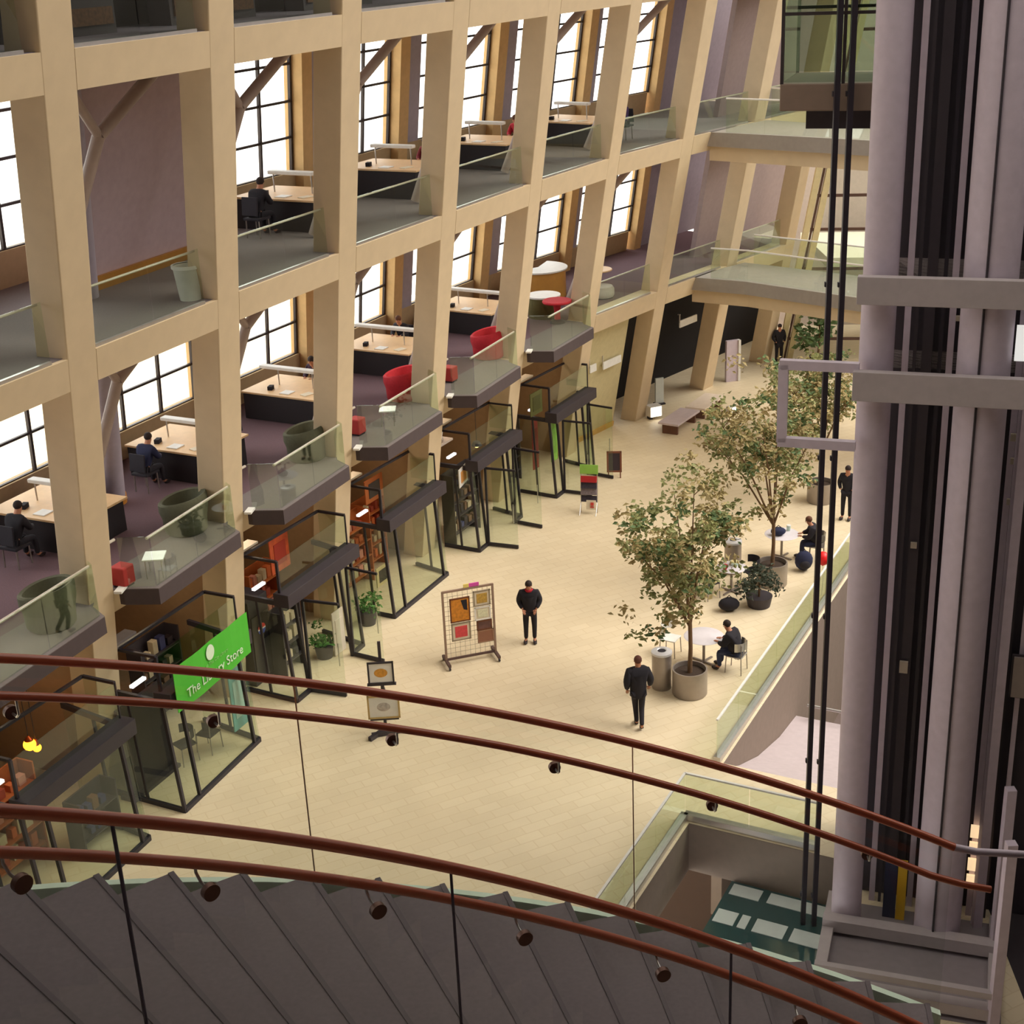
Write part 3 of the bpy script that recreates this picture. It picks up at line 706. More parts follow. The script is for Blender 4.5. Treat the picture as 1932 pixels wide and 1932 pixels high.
# ================================================================ SHOP FRONTS
SHOPW = {1: 'shop at the left edge under the orange lamp', 2: 'shop with the lime green banner', 3: 'shop with the dark drinks fridge', 4: 'shop with orange shelves and picture frames', 5: 'shop with the small hanging lamp', 6: 'farthest shop with green panels'}
SH = {1: (-.4, 2.7, 2.35, 2.15, False), 2: (-.7, 2.35, 2.2, 1.95, False), 3: (-.26, 2.9, 1.74, 1.6, True), 4: (.06, 3.09, 1.49, 1.37, False), 5: (.26, 3.2, 1.41, 1.3, True), 6: (.38, 3.3, 1.58, 1.45, True)}
def SF(b, t, z, off=0.0):
    s0, s1, d0, d1, _ = SH[b]; return V(b, s0 + (s1 - s0) * t - .03 * z, d0 + (d1 - d0) * t - .05 * z + off, z)
for b in range(1, 7):
    s0, s1, d0, d1, dr = SH[b]
    t = thing('storefront', 'black framed glass front of the ' + SHOPW[b], 'storefront', SF(b, .5, 0), 0, 'black framed storefronts')
    zb, zc, zt = 2.62, 2.96, 3.75
    mb = MB(); mb.bar(SF(b, -.03, (zb + zc) / 2, .12), SF(b, 1.0, (zb + zc) / 2, .12), .42, zc - zb); part('canopy_beam', mb, M_dark if b in (1,) else mat('canopy_charcoal', (52, 44, 52), .6), t, world=True, bevel=.01)
    posts = [0, .18, .82, 1.0] if dr else [0, .19 if b != 4 else .2, .93]
    for x in posts:
        mb = MB(); mb.bar(SF(b, x, 0), SF(b, x, zb), .07, .07, up=TN); part('post', mb, M_dark, t, world=True)
    # base rails and panes
    segs = [(0, .18), (.82, 1.0)] if dr else [(0, posts[1]), (posts[1], .93), (.93, 1.0)]
    for x, y in segs:
        mb = MB(); mb.bar(SF(b, x, .05), SF(b, y, .05), .09, .1); part('base_rail', mb, M_dark, t, world=True)
        if y - x > .02:
            mb = MB(); mb.hexa([SF(b, x + .015, .1), SF(b, y - .015, .1), SF(b, y - .015, .1, -.014), SF(b, x + .015, .1, -.014)], [SF(b, x + .015, zb), SF(b, y - .015, zb), SF(b, y - .015, zb, -.014), SF(b, x + .015, zb, -.014)]); part('glass_pane', mb, G_shop, t, world=True)
    # returns to the piers
    for tt, rs, nm in ((0, .0, 'left'), (1.0, .0, 'right')):
        p0 = SF(b, tt, 0); p1 = V(b, (s0 if tt == 0 else s1) + (.0 if tt == 0 else .25), .22 if tt == 0 else .15, 0)
        mb = MB(); mb.bar(p0 + Vector((0, 0, .05)), p1 + Vector((0, 0, .05)), .08, .1); part('base_rail', mb, M_dark, t, world=True)
        top0 = SF(b, tt, zb); top1 = p1 + Vector((0, 0, zb)) - udir(b) * .08
        k = (p1 - p0).cross(Vector((0, 0, 1))).normalized() * .007
        mb = MB(); mb.hexa([p0 - k + Vector((0, 0, .1)), p1 - k + Vector((0, 0, .1)), p1 + k + Vector((0, 0, .1)), p0 + k + Vector((0, 0, .1))], [top0 - k, top1 - k, top1 + k, top0 + k]); part('side_pane', mb, G_shop, t, world=True)
        m1 = p0.lerp(p1, .5)
        mb = MB(); mb.bar(m1, top0.lerp(top1, .5), .055, .055, up=TN); part('side_post', mb, M_dark, t, world=True)
        mb = MB(); mb.bar(top0 + Vector((0, 0, .05)), top1 + Vector((0, 0, .05)), .08, .12); part('side_rail', mb, M_dark, t, world=True)
    # clerestory box above the canopy
    A = SF(b, .0, zc, .05); B = SF(b, .97, zc, .05); n = nrm(udir(b)); bk = 1.0
    A1, B1 = zed(A, zt), zed(B, zt); C1 = zed(B - n * bk * .8, zt); D1 = zed(A - n * bk, zt)
    fr = []
    for p, q in ((D1 - udir(b) * .35, C1), (C1, B1), (A1, D1)):
        mb = MB(); mb.bar(p, q, .06, .06); part('top_rail', mb, M_dark, t, world=True)
    mb = MB(); mb.bar(A, A1, .06, .06, up=TN); part('corner_post', mb, M_dark, t, world=True)
    mb = MB(); mb.bar(B, B1, .035, .035, up=TN); part('corner_post', mb, M_dark, t, world=True)
    for p, q in ((A, B), (B, zed(C1, zc))):
        k = (q - p).cross(Vector((0, 0, 1))).normalized() * .007
        mb = MB(); mb.hexa([p - k, q - k, q + k, p + k], [zed(p - k, zt), zed(q - k, zt), zed(q + k, zt), zed(p + k, zt)]); part('clerestory_pane', mb, G_shop, t, world=True)
    mb = MB(); mb.bar(zed(D1, zt + .18) - udir(b) * .3, zed(D1, zt + .18) + udir(b) * .5, .3, .05); part('flashing', mb, MATS['pale_rail'] if b != 2 else M_slab, t, world=True)
    mb = MB(); mb.bar(zed(A - n * .75, zb + .3) - udir(b) * .02, zed(A - n * .75, zb + .3) + udir(b) * .42, .09, .06); part('strip_light', mb, M_lamp, t, world=True)
    if dr:
        for x in (.18, .82):
            h = SF(b, x, 0); ang = nrm(udir(b)) + udir(b) * (.12 if x < .5 else -.06); ang.normalize(); w = 1.0
            mb = MB(); mb.bar(h + ang * .05 + Vector((0, 0, .07)), h + ang * w + Vector((0, 0, .07)), .05, .1)
            mb.bar(h + ang * .05 + Vector((0, 0, 2.5)), h + ang * w + Vector((0, 0, 2.5)), .045, .06)
            mb.bar(h + ang * .05 + Vector((0, 0, .02)), h + ang * .05 + Vector((0, 0, 2.53)), .06, .06, up=TN); d_ = part('door', mb, M_dark, t, world=True)
            mb = MB(); mb.bar(h + ang * .05 + Vector((0, 0, 1.3)), h + ang * w + Vector((0, 0, 1.3)), .012, 2.36); part('pane', mb, G_shop, d_, world=True)
            mb = MB(); mb.tube([h + ang * .85 + udir(b) * .06 + Vector((0, 0, .8)), h + ang * .85 + udir(b) * .06 + Vector((0, 0, 1.4))], .015, 8); part('pull_handle', mb, M_chrome, d_, world=True)

# lime green banner on the second shop
def text_mesh(name, body, size, m, parent, loc, extr=.004):
    cu = bpy.data.curves.new(name, 'FONT'); cu.body = body; cu.size = size; cu.extrude = extr; cu.align_x = 'CENTER'; cu.align_y = 'CENTER'
    o = bpy.data.objects.new(name, cu); COLL.objects.link(o)
    dg = bpy.context.evaluated_depsgraph_get(); me = bpy.data.meshes.new_from_object(o.evaluated_get(dg))
    bpy.data.objects.remove(o); bpy.data.curves.remove(cu)
    me.materials.clear(); me.materials.append(m)
    r = bpy.data.objects.new(name, me); COLL.objects.link(r); r.parent = parent; r.location = loc; r.rotation_euler = (PI / 2, 0, 0)
    return r

# ================================================================ PEOPLE
def skin(name, V_, E_, R_, root, m, parent, sub=1):
    me = bpy.data.meshes.new(name); me.from_pydata([tuple(v) for v in V_], E_, []); me.update()
    o = bpy.data.objects.new(name, me); COLL.objects.link(o)
    sk = o.modifiers.new('skin', 'SKIN'); sk.use_smooth_shade = True
    for i, r in enumerate(R_):
        d = me.skin_vertices[0].data[i]; d.radius = r if isinstance(r, tuple) else (r, r); d.use_root = (i in root)
    sb = o.modifiers.new('sub', 'SUBSURF'); sb.levels = sub; sb.render_levels = sub
    dg = bpy.context.evaluated_depsgraph_get(); me2 = bpy.data.meshes.new_from_object(o.evaluated_get(dg))
    bpy.data.objects.remove(o); bpy.data.meshes.remove(me)
    me2.name = name; me2.materials.clear(); me2.materials.append(m)
    for p in me2.polygons: p.use_smooth = True; p.material_index = 0
    r = bpy.data.objects.new(name, me2); COLL.objects.link(r); r.parent = parent
    return r
def J(**k): return {a: Vector(b) for a, b in k.items()}
POSES = {
 'stand': J(pel=(0, 0, .93), sp=(0, .0, 1.14), ch=(0, -.01, 1.36), nk=(0, .01, 1.50), hd=(0, .05, 1.59), cr=(0, .05, 1.69), sl=(-.19, -.01, 1.42), sr=(.19, -.01, 1.42), el=(-.27, -.05, 1.16), er=(.27, -.05, 1.16), wl=(-.17, .14, 1.0), wr=(.17, .14, 1.0),
            hl=(-.10, 0, .88), hr=(.10, 0, .88), kl=(-.11, .02, .48), kr=(.11, .02, .48), al=(-.10, -.02, .09), ar=(.12, -.01, .09), tl=(-.12, .17, .035), tr=(.14, .16, .035)),
 'walk': J(pel=(0, 0, .93), sp=(0, .0, 1.15), ch=(0, .02, 1.38), nk=(0, .03, 1.52), hd=(0, .05, 1.62), cr=(0, .05, 1.73), sl=(-.20, .01, 1.44), sr=(.20, .03, 1.44), el=(-.27, -.08, 1.17), er=(.29, .02, 1.17), wl=(-.25, .06, .93), wr=(.27, .16, .96),
            hl=(-.09, 0, .88), hr=(.09, 0, .88), kl=(-.06, .10, .48), kr=(.07, .01, .47), al=(-.04, .02, .09), ar=(.05, -.26, .14), tl=(-.04, .22, .035), tr=(.05, -.13, .03)),
 'sit': J(pel=(0, 0, .52), sp=(0, .05, .72), ch=(0, .14, .94), nk=(0, .20, 1.07), hd=(0, .26, 1.15), cr=(0, .28, 1.26), sl=(-.19, .14, .99), sr=(.19, .14, .99), el=(-.25, .24, .76), er=(.25, .24, .76), wl=(-.13, .44, .76), wr=(.13, .44, .76),
            hl=(-.10, .02, .50), hr=(.10, .02, .50), kl=(-.13, .42, .50), kr=(.13, .42, .50), al=(-.13, .38, .09), ar=(.13, .44, .09), tl=(-.14, .55, .035), tr=(.14, .61, .035)),
}
def person(label, loc, rz, pose, top, legs, hair, detail=True, hood=None, coat=0.0, fat=1.0, sc=1.0):
    p = POSES[pose]; t = thing('person', label, 'person', loc, rz); t.scale = (sc, sc, sc)
    n = ['pel', 'sp', 'ch', 'nk', 'hd', 'cr', 'sl', 'el', 'wl', 'sr', 'er', 'wr', 'hl', 'kl', 'al', 'tl', 'hr', 'kr', 'ar', 'tr']
    ix = {a: i for i, a in enumerate(n)}
    R_ = dict(pel=(.125, .105), sp=(.12, .095), ch=(.135, .10), nk=.055, hd=.085, cr=.075, sl=.062, sr=.062, el=.044, er=.044, wl=.03, wr=.03, hl=.085, hr=.085, kl=.056, kr=.056, al=.04, ar=.04, tl=.032, tr=.032)
    ed = [('pel', 'sp'), ('sp', 'ch'), ('ch', 'nk'), ('nk', 'hd'), ('hd', 'cr'), ('ch', 'sl'), ('sl', 'el'), ('el', 'wl'), ('ch', 'sr'), ('sr', 'er'), ('er', 'wr'), ('pel', 'hl'), ('hl', 'kl'), ('kl', 'al'), ('al', 'tl'), ('pel', 'hr'), ('hr', 'kr'), ('kr', 'ar'), ('ar', 'tr')]
    V_ = [p[a] for a in n]; E_ = [(ix[a], ix[b]) for a, b in ed]; RR = [R_[a] for a in n]; roots = {0}
    # nose
    fw = (p['hd'] - p['nk']); fw = Vector((0, 1, 0))
    if detail:
        for s, w, e in ((-1, 'wl', 'el'), (1, 'wr', 'er')):
            d = (p[w] - p[e]).normalized(); pc = p[w] + d * .075
            k = len(V_); V_ += [p[w], pc]; RR += [(.028, .02), (.036, .018)]; E_ += [(k, k + 1)]; roots.add(k)
            sd_ = d.cross(Vector((0, 0, 1))); sd_ = sd_.normalized() if sd_.length > .1 else Vector((1, 0, 0)); cu = Vector((0, 0, -1))
            for f_, (o_, l_) in enumerate(((-.027, .062), (-.009, .075), (.009, .07), (.027, .055))):
                b0 = pc + sd_ * o_ - d * .02; b1 = pc + sd_ * o_ + d * l_ * .55; b2 = b1 + (d * .6 + cu * .5) * l_ * .6
                k = len(V_); V_ += [b0, b1, b2]; RR += [.0095, .009, .008]; E_ += [(k, k + 1), (k + 1, k + 2)]; roots.add(k)
            b0 = p[w] + d * .02 - sd_ * s * .02; b1 = b0 + (d * .5 - sd_ * s * .7) * .05; b2 = b1 + d * .035
            k = len(V_); V_ += [b0, b1, b2]; RR += [.012, .011, .009]; E_ += [(k, k + 1), (k + 1, k + 2)]; roots.add(k)
        hd = p['hd'] + Vector((0, 0, .04)); k = len(V_); V_ += [hd + Vector((0, .06, 0)), hd + Vector((0, .105, -.015))]; RR += [.02, .012]; E_ += [(k, k + 1)]; roots.add(k)
        for s in (-1, 1):
            k = len(V_); V_ += [hd + Vector((s * .075, .0, .01)), hd + Vector((s * .092, -.01, -.01))]; RR += [.018, .014]; E_ += [(k, k + 1)]; roots.add(k)
    skin('body', V_, E_, RR, roots, M_skin, t, 1)
    # clothes
    a = ['pel', 'sp', 'ch', 'sl', 'el', 'wl', 'sr', 'er', 'wr', 'nk']; ja = {x: i for i, x in enumerate(a)}
    VV = [p[x].copy() for x in a]; VV[9] = p['ch'].lerp(p['nk'], .95)
    for x in ('wl', 'wr'): VV[ja[x]] = p[x].lerp(p['el' if x == 'wl' else 'er'], .06)
    VV[0] = p['pel'] - (Vector((0, 0, .04)) if pose != 'sit' else Vector((0, 0, -.04)))
    rr = [(.165 * fat, .135 * fat), (.165 * fat, .135 * fat), (.18 * fat, .135 * fat), .092 * fat, .076 * fat, .05, .092 * fat, .076 * fat, .05, .068]
    EE = [(0, 1), (1, 2), (2, 9), (2, 3), (3, 4), (4, 5), (2, 6), (6, 7), (7, 8)]
    if coat:
        VV.append(p['pel'] - Vector((0, 0, coat))); rr.append((.2 * fat, .16 * fat)); EE.append((0, 10))
    skin('jacket', VV, EE, rr, {1}, top, t, 1)
    b = ['pel', 'hl', 'kl', 'al', 'hr', 'kr', 'ar']; VV = [p[x].copy() for x in b]
    skin('trousers', VV, [(0, 1), (1, 2), (2, 3), (0, 4), (4, 5), (5, 6)], [(.14, .12), .10, .072, .055, .10, .072, .055], {0}, legs, t, 1)
    for q, w in (('al', 'tl'), ('ar', 'tr')):
        mb = MB(); d = p[w] - p[q]; d.z = 0; d.normalize(); hz = max(0.0, p[q].z - .09)
        c = p[q] + d * .06; c.z = .05 + hz; mb.ball(c, .06, 10, (.8, .8, .75)); c2 = p[w] - d * .02; c2.z = .045 + hz * .3; mb.ball(c2, .055, 10, (.85, 1.1, .7)); mb.bar(c, c2, .09, .07)
        part('shoe', mb, M_shoe, t)
    hc = p['hd'].lerp(p['cr'], .62)
    mb = MB(); mb.ball(hc + Vector((0, -.015, .022)), .099, 14, (.94, 1.02, 1.0)); mb.v = [v if v.z > hc.z - .03 or v.y < hc.y - .01 else Vector((v.x * .9, hc.y - .0, max(v.z, hc.z - .06))) for v in mb.v]
    part('hair', mb, hair, t)
    if detail:
        for s in (-1, 1):
            mb = MB(); mb.ball(p['hd'] + Vector((s * .033, .083, .055)), .011, 8); part('eye', mb, M_black, t)
        mb = MB(); mb.ball(p['hd'] + Vector((0, .088, -.01)), .02, 8, (1.2, .4, .35)); part('mouth', mb, mat('lips', (150, 80, 72), .6), t)
    if hood:
        mb = MB(); mb.lathe([(.07, -.04), (.10, -.02), (.11, .02), (.085, .05)], p['nk'] + Vector((0, .0, -.01)), 14); part('scarf', mb, hood, t)
    return t
def face(dx, dy): return math.atan2(-dx, dy)      # local +Y towards (dx,dy)
M_dkgrey = mat('dark_grey_cloth', (40, 36, 44), .9)
person('person in black puffer jacket standing alone mid hall, head bowed', (0.34, 33.3, .002), face(-.05, -1), 'stand', M_black, M_black, M_hair, hood=M_redc, fat=1.25)
person('person in long black coat walking away past the silver litter bin', (2.7, 28.8, .002), face(.0, 1), 'walk', M_black, M_dkgrey, mat('cropped_hair', (92, 52, 40), .8), coat=.2, fat=1.25)
person('person in black top and blue jeans seated at round white cafe table by nearest tree', (5.35, 31.25, .002), face(-.85, .5), 'sit', M_black, M_denim, M_hair, fat=1.3)
person('person with brown hair in dark jacket seated beyond the second tree', (8.72, 37.7, .002), face(-1, .2), 'sit', M_dkgrey, M_navy, M_hairb, fat=1.25)
person('person in dark coat standing half hidden behind the lift guide rails', (10.25, 40.6, .002), face(-.5, -1), 'stand', M_black, M_black, M_hair, detail=False)
person('person in dark coat standing at the far end wall', (11.4, 57.6, .002), face(.2, -1), 'stand', M_black, M_black, M_hair, detail=False)

# ================================================================ READING FLOORS
def frame_at(b, s, d, z):
    p = W(b, s, d, z); u = udir(b); return p, math.atan2(u.y, u.x)
def chair(label, loc, rz, m=M_dkgrey):
    t = thing('reading_chair', label, 'chair', loc, rz, 'dark reading chairs')
    mb = MB(); mb.box((0, 0, .44), (.46, .46, .06)); part('seat', mb, m, t, bevel=.015)
    mb = MB(); mb.box((0, -.22, .74), (.44, .04, .42), 0, -.12); part('backrest', mb, m, t, bevel=.01)
    for x in (-.19, .19):
        for y in (-.19, .19):
            mb = MB(); mb.tube([(x, y, 0), (x * .95, y * .95, .42)], .016, 8); part('leg', mb, M_steel2, t)
    return t
def desk(lv, b, zf, word, lamp_full):
    p, a = frame_at(b, 1.05, -1.75, zf)
    t = thing('reading_desk', 'light wood reading desk with dark front panel on the %s storey, %s' % (word, BAYWORD[b]), 'desk', p + Vector((0, 0, .001)), a, 'reading desks along the windows')
    # local x along the arcade, local y away from the hall
    mb = MB(); mb.box((.85, 1.2, .735), (1.7, 2.4, .05)); part('top', mb, M_wood, t, bevel=.008)
    mb = MB(); mb.box((.06, 1.2, .36), (.04, 2.3, .70)); part('front_panel', mb, mat('dark_panel', (34, 27, 32), .7), t)
    mb = MB(); mb.box((.85, .08, .36), (1.5, .04, .70)); part('end_panel', mb, MATS['dark_panel'], t)
    mb = MB(); mb.box((.85, 2.32, .36), (1.5, .04, .70)); part('end_panel', mb, MATS['dark_panel'], t)
    l = thing('desk_lamp', 'white bar lamp on the reading desk of the %s storey, %s' % (word, BAYWORD[b]), 'lamp', t.matrix_basis @ Vector((.85, 1.2, .762)), a, 'white bar desk lamps')
    mb = MB(); mb.box((0, 0, .47), (.20, 2.2 if lamp_full else 1.3, .09)); part('shade', mb, M_lamp if lv == 9 else M_white, l, bevel=.02)
    for y in (-.55, .55):
        mb = MB(); mb.tube([(0, y, 0), (0, y, .43)], .018, 8); part('stem', mb, M_chrome, l)
    for k, (x, y, w, h, m, nm) in enumerate(((.35, .5, .22, .02, M_paper, 'open_book'), (.3, 1.1, .3, .02, M_white, 'sheet_of_paper'), (.4, 1.7, .12, .1, M_dkgrey, 'small_black_bag'))):
        q = t.matrix_basis @ Vector((x, y, .762)); lab = {'open_book': 'open cream book lying', 'sheet_of_paper': 'white sheet of paper lying', 'small_black_bag': 'small black bag standing'}[nm]
        mb = MB(); mb.box((0, 0, h / 2), (.3 if k < 2 else .2, w, h)); o = part(nm, mb, m); o.location = q; o.rotation_euler = (0, 0, a + .3 * (k - 1))
        tag(o, '%s on reading desk, %s storey, %s' % (lab, word, BAYWORD[b]), nm.split('_')[-1] if k != 1 else 'paper', 'small things on the reading desks')
    return t
for b in (2, 3, 4, 5, 6): desk(2, b, L2, 'second', b in (4, 5, 6))
for b in (4, 5, 6, 7): desk(3, b, L3, 'third', False)
# readers: a chair each, seat facing along the arcade
def reader(b, s, d, zf, word, desc, top, legs, hair, away):
    p, a = frame_at(b, s, d, zf); rz = a - PI / 2 if away else a + PI / 2
    chair('dark chair under the %s, %s storey' % (desc.split(' seated')[0], word), p + Vector((0, 0, .001)), rz)
    person('%s, %s storey, %s' % (desc, word, BAYWORD[b]), p + Vector((0, 0, .003)), rz, 'sit', top, legs, hair, detail=away is False)
reader(2, .35, -2.75, L2, 'second', 'person all in black seated at desk, back turned', M_black, M_black, M_hair, True)
reader(3, .4, -3.0, L2, 'second', 'person in navy shirt seated at desk, back turned', M_navy, M_dkgrey, M_hair, True)
reader(3, 3.15, -2.7, L2, 'second', 'person in red top seated beyond lamp', M_redc, M_dkgrey, M_hair, False)
reader(4, 3.1, -3.1, L2, 'second', 'person in dark plum top seated beyond lamp', mat('plum_cloth', (58, 34, 56), .9), M_dkgrey, M_hair, False)
reader(5, 3.1, -3.2, L2, 'second', 'brown haired person in dark top seated beyond lamp', M_dkgrey, M_dkgrey, M_hairb, False)
reader(2, 3.05, -3.6, L2, 'second', 'person in bright blue top seated by window', mat('bright_blue', (44, 42, 190), .9), M_dkgrey, M_hair, False)
reader(4, .35, -2.9, L3, 'third', 'person in black top seated at desk, back turned', M_black, M_black, M_hair, True)
reader(5, 3.2, -2.6, L3, 'third', 'person in dark red top seated beyond lamp', mat('dark_red_cloth', (120, 34, 44), .9), M_dkgrey, M_hair, False)
reader(6, 3.2, -2.6, L3, 'third', 'person in crimson top seated beyond lamp', M_redc, M_dkgrey, M_hairb, False)
reader(7, 3.1, -1.8, L3, 'third', 'person in purple top seated beyond lamp', mat('purple_cloth', (72, 52, 96), .9), M_dkgrey, M_hair, False)
reader(1, 3.0, -2.2, L3, 'third', 'person in grey sweater seated near left edge', mat('grey_sweater', (120, 104, 106), .9), M_dkgrey, M_hairb, True)
# reader in red at a round table, seventh bay
tt, ta = frame_at(7, 3.1, -2.0, L2)
t = thing('round_table', 'small round light wood table on second storey with person in red trousers', 'table', tt + Vector((0, 0, .001)), ta)
mb = MB(); mb.lathe([(0, .70), (.5, .70), (.52, .72), (.5, .75), (0, .75)], n=28); part('top', mb, M_wood, t)
mb = MB(); mb.tube([(0, 0, .03), (0, 0, .7)], .05, 12); part('pedestal', mb, M_wood2, t)
mb = MB(); mb.lathe([(0, 0), (.3, 0), (.28, .03), (0, .04)], n=20); part('base', mb, M_dark, t)
pp, pa = frame_at(7, 2.25, -1.9, L2)
chair('dark chair under person in red trousers', pp + Vector((0, 0, .001)), pa - PI / 2)
person('person in dark top and red trousers seated at small round table, second storey', pp + Vector((0, 0, .003)), pa - PI / 2, 'sit', mat('wine_cloth', (92, 34, 52), .9), M_redc, M_hairb)

# tub armchairs on the balconies
def tub(name, label, loc, rz, m):
    t = thing(name, label, 'armchair', loc, rz, 'round tub armchairs on the balconies')
    mb = MB(); mb.lathe([(0, .0), (.42, .0), (.46, .05), (.48, .38), (.44, .40), (0, .40)], n=28); part('base', mb, m, t)
    mb = MB(); n = 32; rings = [(.485, .36, 0), (.53, .30, .5), (.53, .30, .92), (.50, .30, 1.0), (.44, .30, .96), (.36, .40, .05)]; k0 = []
    for r, z0, f in rings:
        for j in range(n):
            a = 2 * PI * j / n; h = .26 + .20 * (.5 + .5 * math.cos(a - PI / 2)) ** .8
            mb.v.append(Vector((r * math.cos(a), r * math.sin(a), z0 + (h + .12 if f else 0) * f)))
    for i in range(len(rings) - 1):
        for j in range(n):
            a, b = i * n + j, i * n + (j + 1) % n; mb.f.append((a, b, b + n, a + n))
    mb.smooth = True; part('backrest', mb, m, t)
    mb = MB(); mb.lathe([(0, .40), (.36, .40), (.37, .44), (.33, .47), (0, .48)], n=24); part('seat_cushion', mb, mat('seat_dark_' + m.name, (58, 56, 44) if 'olive' in m.name else (150, 26, 38), .9), t)
    return t
for k, (x, y, m, w, b) in enumerate(((-8.72, 24.3, M_seatg, 'olive green', 1), (-7.05, 28.72, M_seatg, 'olive green', 2), (-4.95, 33.1, M_seatg, 'olive green', 3), (-2.82, 37.68, M_seatr, 'red', 4), (-.48, 41.5, M_seatr, 'red', 5))):
    tub('tub_armchair', '%s round tub armchair on the second storey balcony, %s' % (w, BAYWORD[b]), (x, y, L2 + .014), bang(b) - PI + .35, m)
for k, (x, y, b) in enumerate(((-7.75, 25.95, 2), (-3.85, 34.75, 4), (-1.58, 39.1, 5))):
    t = thing('red_stool', 'small square red stool beside the pier on the second storey balcony, %s' % BAYWORD[b], 'stool', (x, y, L2 + .014), bang(b), 'small red stools')
    mb = MB(); mb.box((0, 0, .24), (.34, .34, .4)); part('seat', mb, mat('brick_red', (168, 48, 44), .7), t, bevel=.03)
    mb = MB(); mb.box((0, 0, .02), (.28, .28, .04)); part('plinth', mb, M_dark, t)
for x, y, b in ((-7.2, 26.4, 2), (-3.1, 35.45, 4)):
    t = thing('light_patch_table', 'low white table painting a patch of light, second storey balcony, %s' % BAYWORD[b], 'light patch table', (x, y, L2 + .014), bang(b) + .5, 'white light patch tables')  # white table added in place of a bright patch of light
    mb = MB(); mb.box((0, 0, .41), (.46, .42, .03)); part('top', mb, mat('light_patch_white', (250, 250, 250), .2), t)
    for q in ((-.18, -.16), (.18, -.16), (-.18, .16), (.18, .16)):
        mb = MB(); mb.tube([(q[0], q[1], 0), (q[0], q[1], .4)], .012, 8); part('leg', mb, M_chrome, t)
# bay six furniture: red round table, drum, ochre table, dark post
t = thing('red_table', 'red round pedestal table behind balcony glass, sixth bay', 'table', (1.75, 45.2, L2 + .014))
mb = MB(); mb.lathe([(0, .66), (.46, .66), (.48, .70), (.46, .74), (0, .74)], n=28); part('top', mb, M_seatr, t)
mb = MB(); mb.lathe([(.1, .12), (.09, .3), (.14, .66), (0, .66)], n=16); part('pedestal', mb, M_seatr, t)
mb = MB(); mb.lathe([(0, 0), (.26, 0), (.24, .05), (.1, .12), (0, .12)], n=20); part('base', mb, M_dark, t)
t = thing('drum_table', 'olive drum shaped display table with white top, sixth bay', 'table', W(6, 4.0, -1.6, L2) + Vector((0, 0, .001)))
mb = MB(); mb.lathe([(0, 0), (.5, 0), (.52, .05), (.52, .68), (0, .68)], n=28); part('drum', mb, mat('olive_drum', (108, 100, 54), .7), t)
mb = MB(); mb.lathe([(0, .68), (.56, .68), (.56, .73), (0, .73)], n=28); part('top', mb, M_white, t)
t = thing('ochre_counter', 'curved ochre counter under the windows, sixth bay', 'counter', W(7, 1.6, -3.4, L2) + Vector((0, 0, .001)), bang(7))
mb = MB(); mb.lathe([(.0, 0), (.95, 0), (.95, .95), (0, .95)], n=28, a0=PI * .9, a1=PI * 2.1); part('body', mb, mat('ochre_veneer', (196, 142, 66), .5), t)
mb = MB(); mb.lathe([(0, .95), (1.02, .95), (1.02, 1.0), (0, 1.0)], n=28, a0=PI * .9, a1=PI * 2.1); part('top', mb, M_white, t)
t = thing('round_pouf', 'pale round pouf behind the glass guard, seventh bay', 'pouf', W(7, 2.3, -1.3, L2) + Vector((0, 0, .001)))
mb = MB(); mb.lathe([(0, 0), (.38, 0), (.44, .1), (.44, .3), (.38, .4), (0, .42)], n=24); part('cushion', mb, mat('pale_fabric', (214, 206, 200), .9), t)
mb = MB(); mb.lathe([(.36, -.001), (.40, .0), (.40, .03), (.36, .03)], n=24); part('plinth', mb, M_dark, t)
t = thing('waste_bin', 'white tapered waste bin standing at the pier on the third storey', 'bin', (-5.98, 27.15, L3 + .002))
mb = MB(); mb.lathe([(0, 0), (.2, 0), (.27, .62), (.29, .64), (.27, .66), (.24, .62), (.18, .03), (0, .03)], n=20); part('bucket', mb, mat('bin_white', (232, 234, 226), .6), t)
mb = MB(); mb.lathe([(.262, .6), (.3, .62), (.3, .68), (.26, .68)], n=20); part('liner', mb, mat('liner', (244, 246, 240), .5), t)
# top storey glimpses: low bookcases
for b in range(1, 6):
    p, a = frame_at(b, 2.2, -2.2, L4)
    t = thing('low_bookcase', 'low dark bookcase at the top storey, ' + BAYWORD[b], 'bookcase', p + Vector((0, 0, .002)), a, 'low dark bookcases at the top storey')
    mb = MB(); mb.box((0, 0, .6), (2.6, .5, 1.2)); part('carcass', mb, M_char, t)
    for z in (.3, .75):
        mb = MB(); mb.box((0, -.27, z), (2.4, .05, .28)); part('book_row', mb, mat('book_row', (96, 66, 44), .8, var=.4, scale=14), t)
    o = thing('counter_tray', 'small white tray on the low bookcase at the top storey, ' + BAYWORD[b], 'tray', p + Vector((0, 0, 1.205)), a + .3, 'white trays at the top storey')
    mb = MB(); mb.box((0, 0, .02), (.5, .3, .04)); part('tray', mb, M_white, o)
    mb = MB(); mb.box((0, -.16, .05), (.5, .02, .04)); part('lip', mb, M_chrome, o)

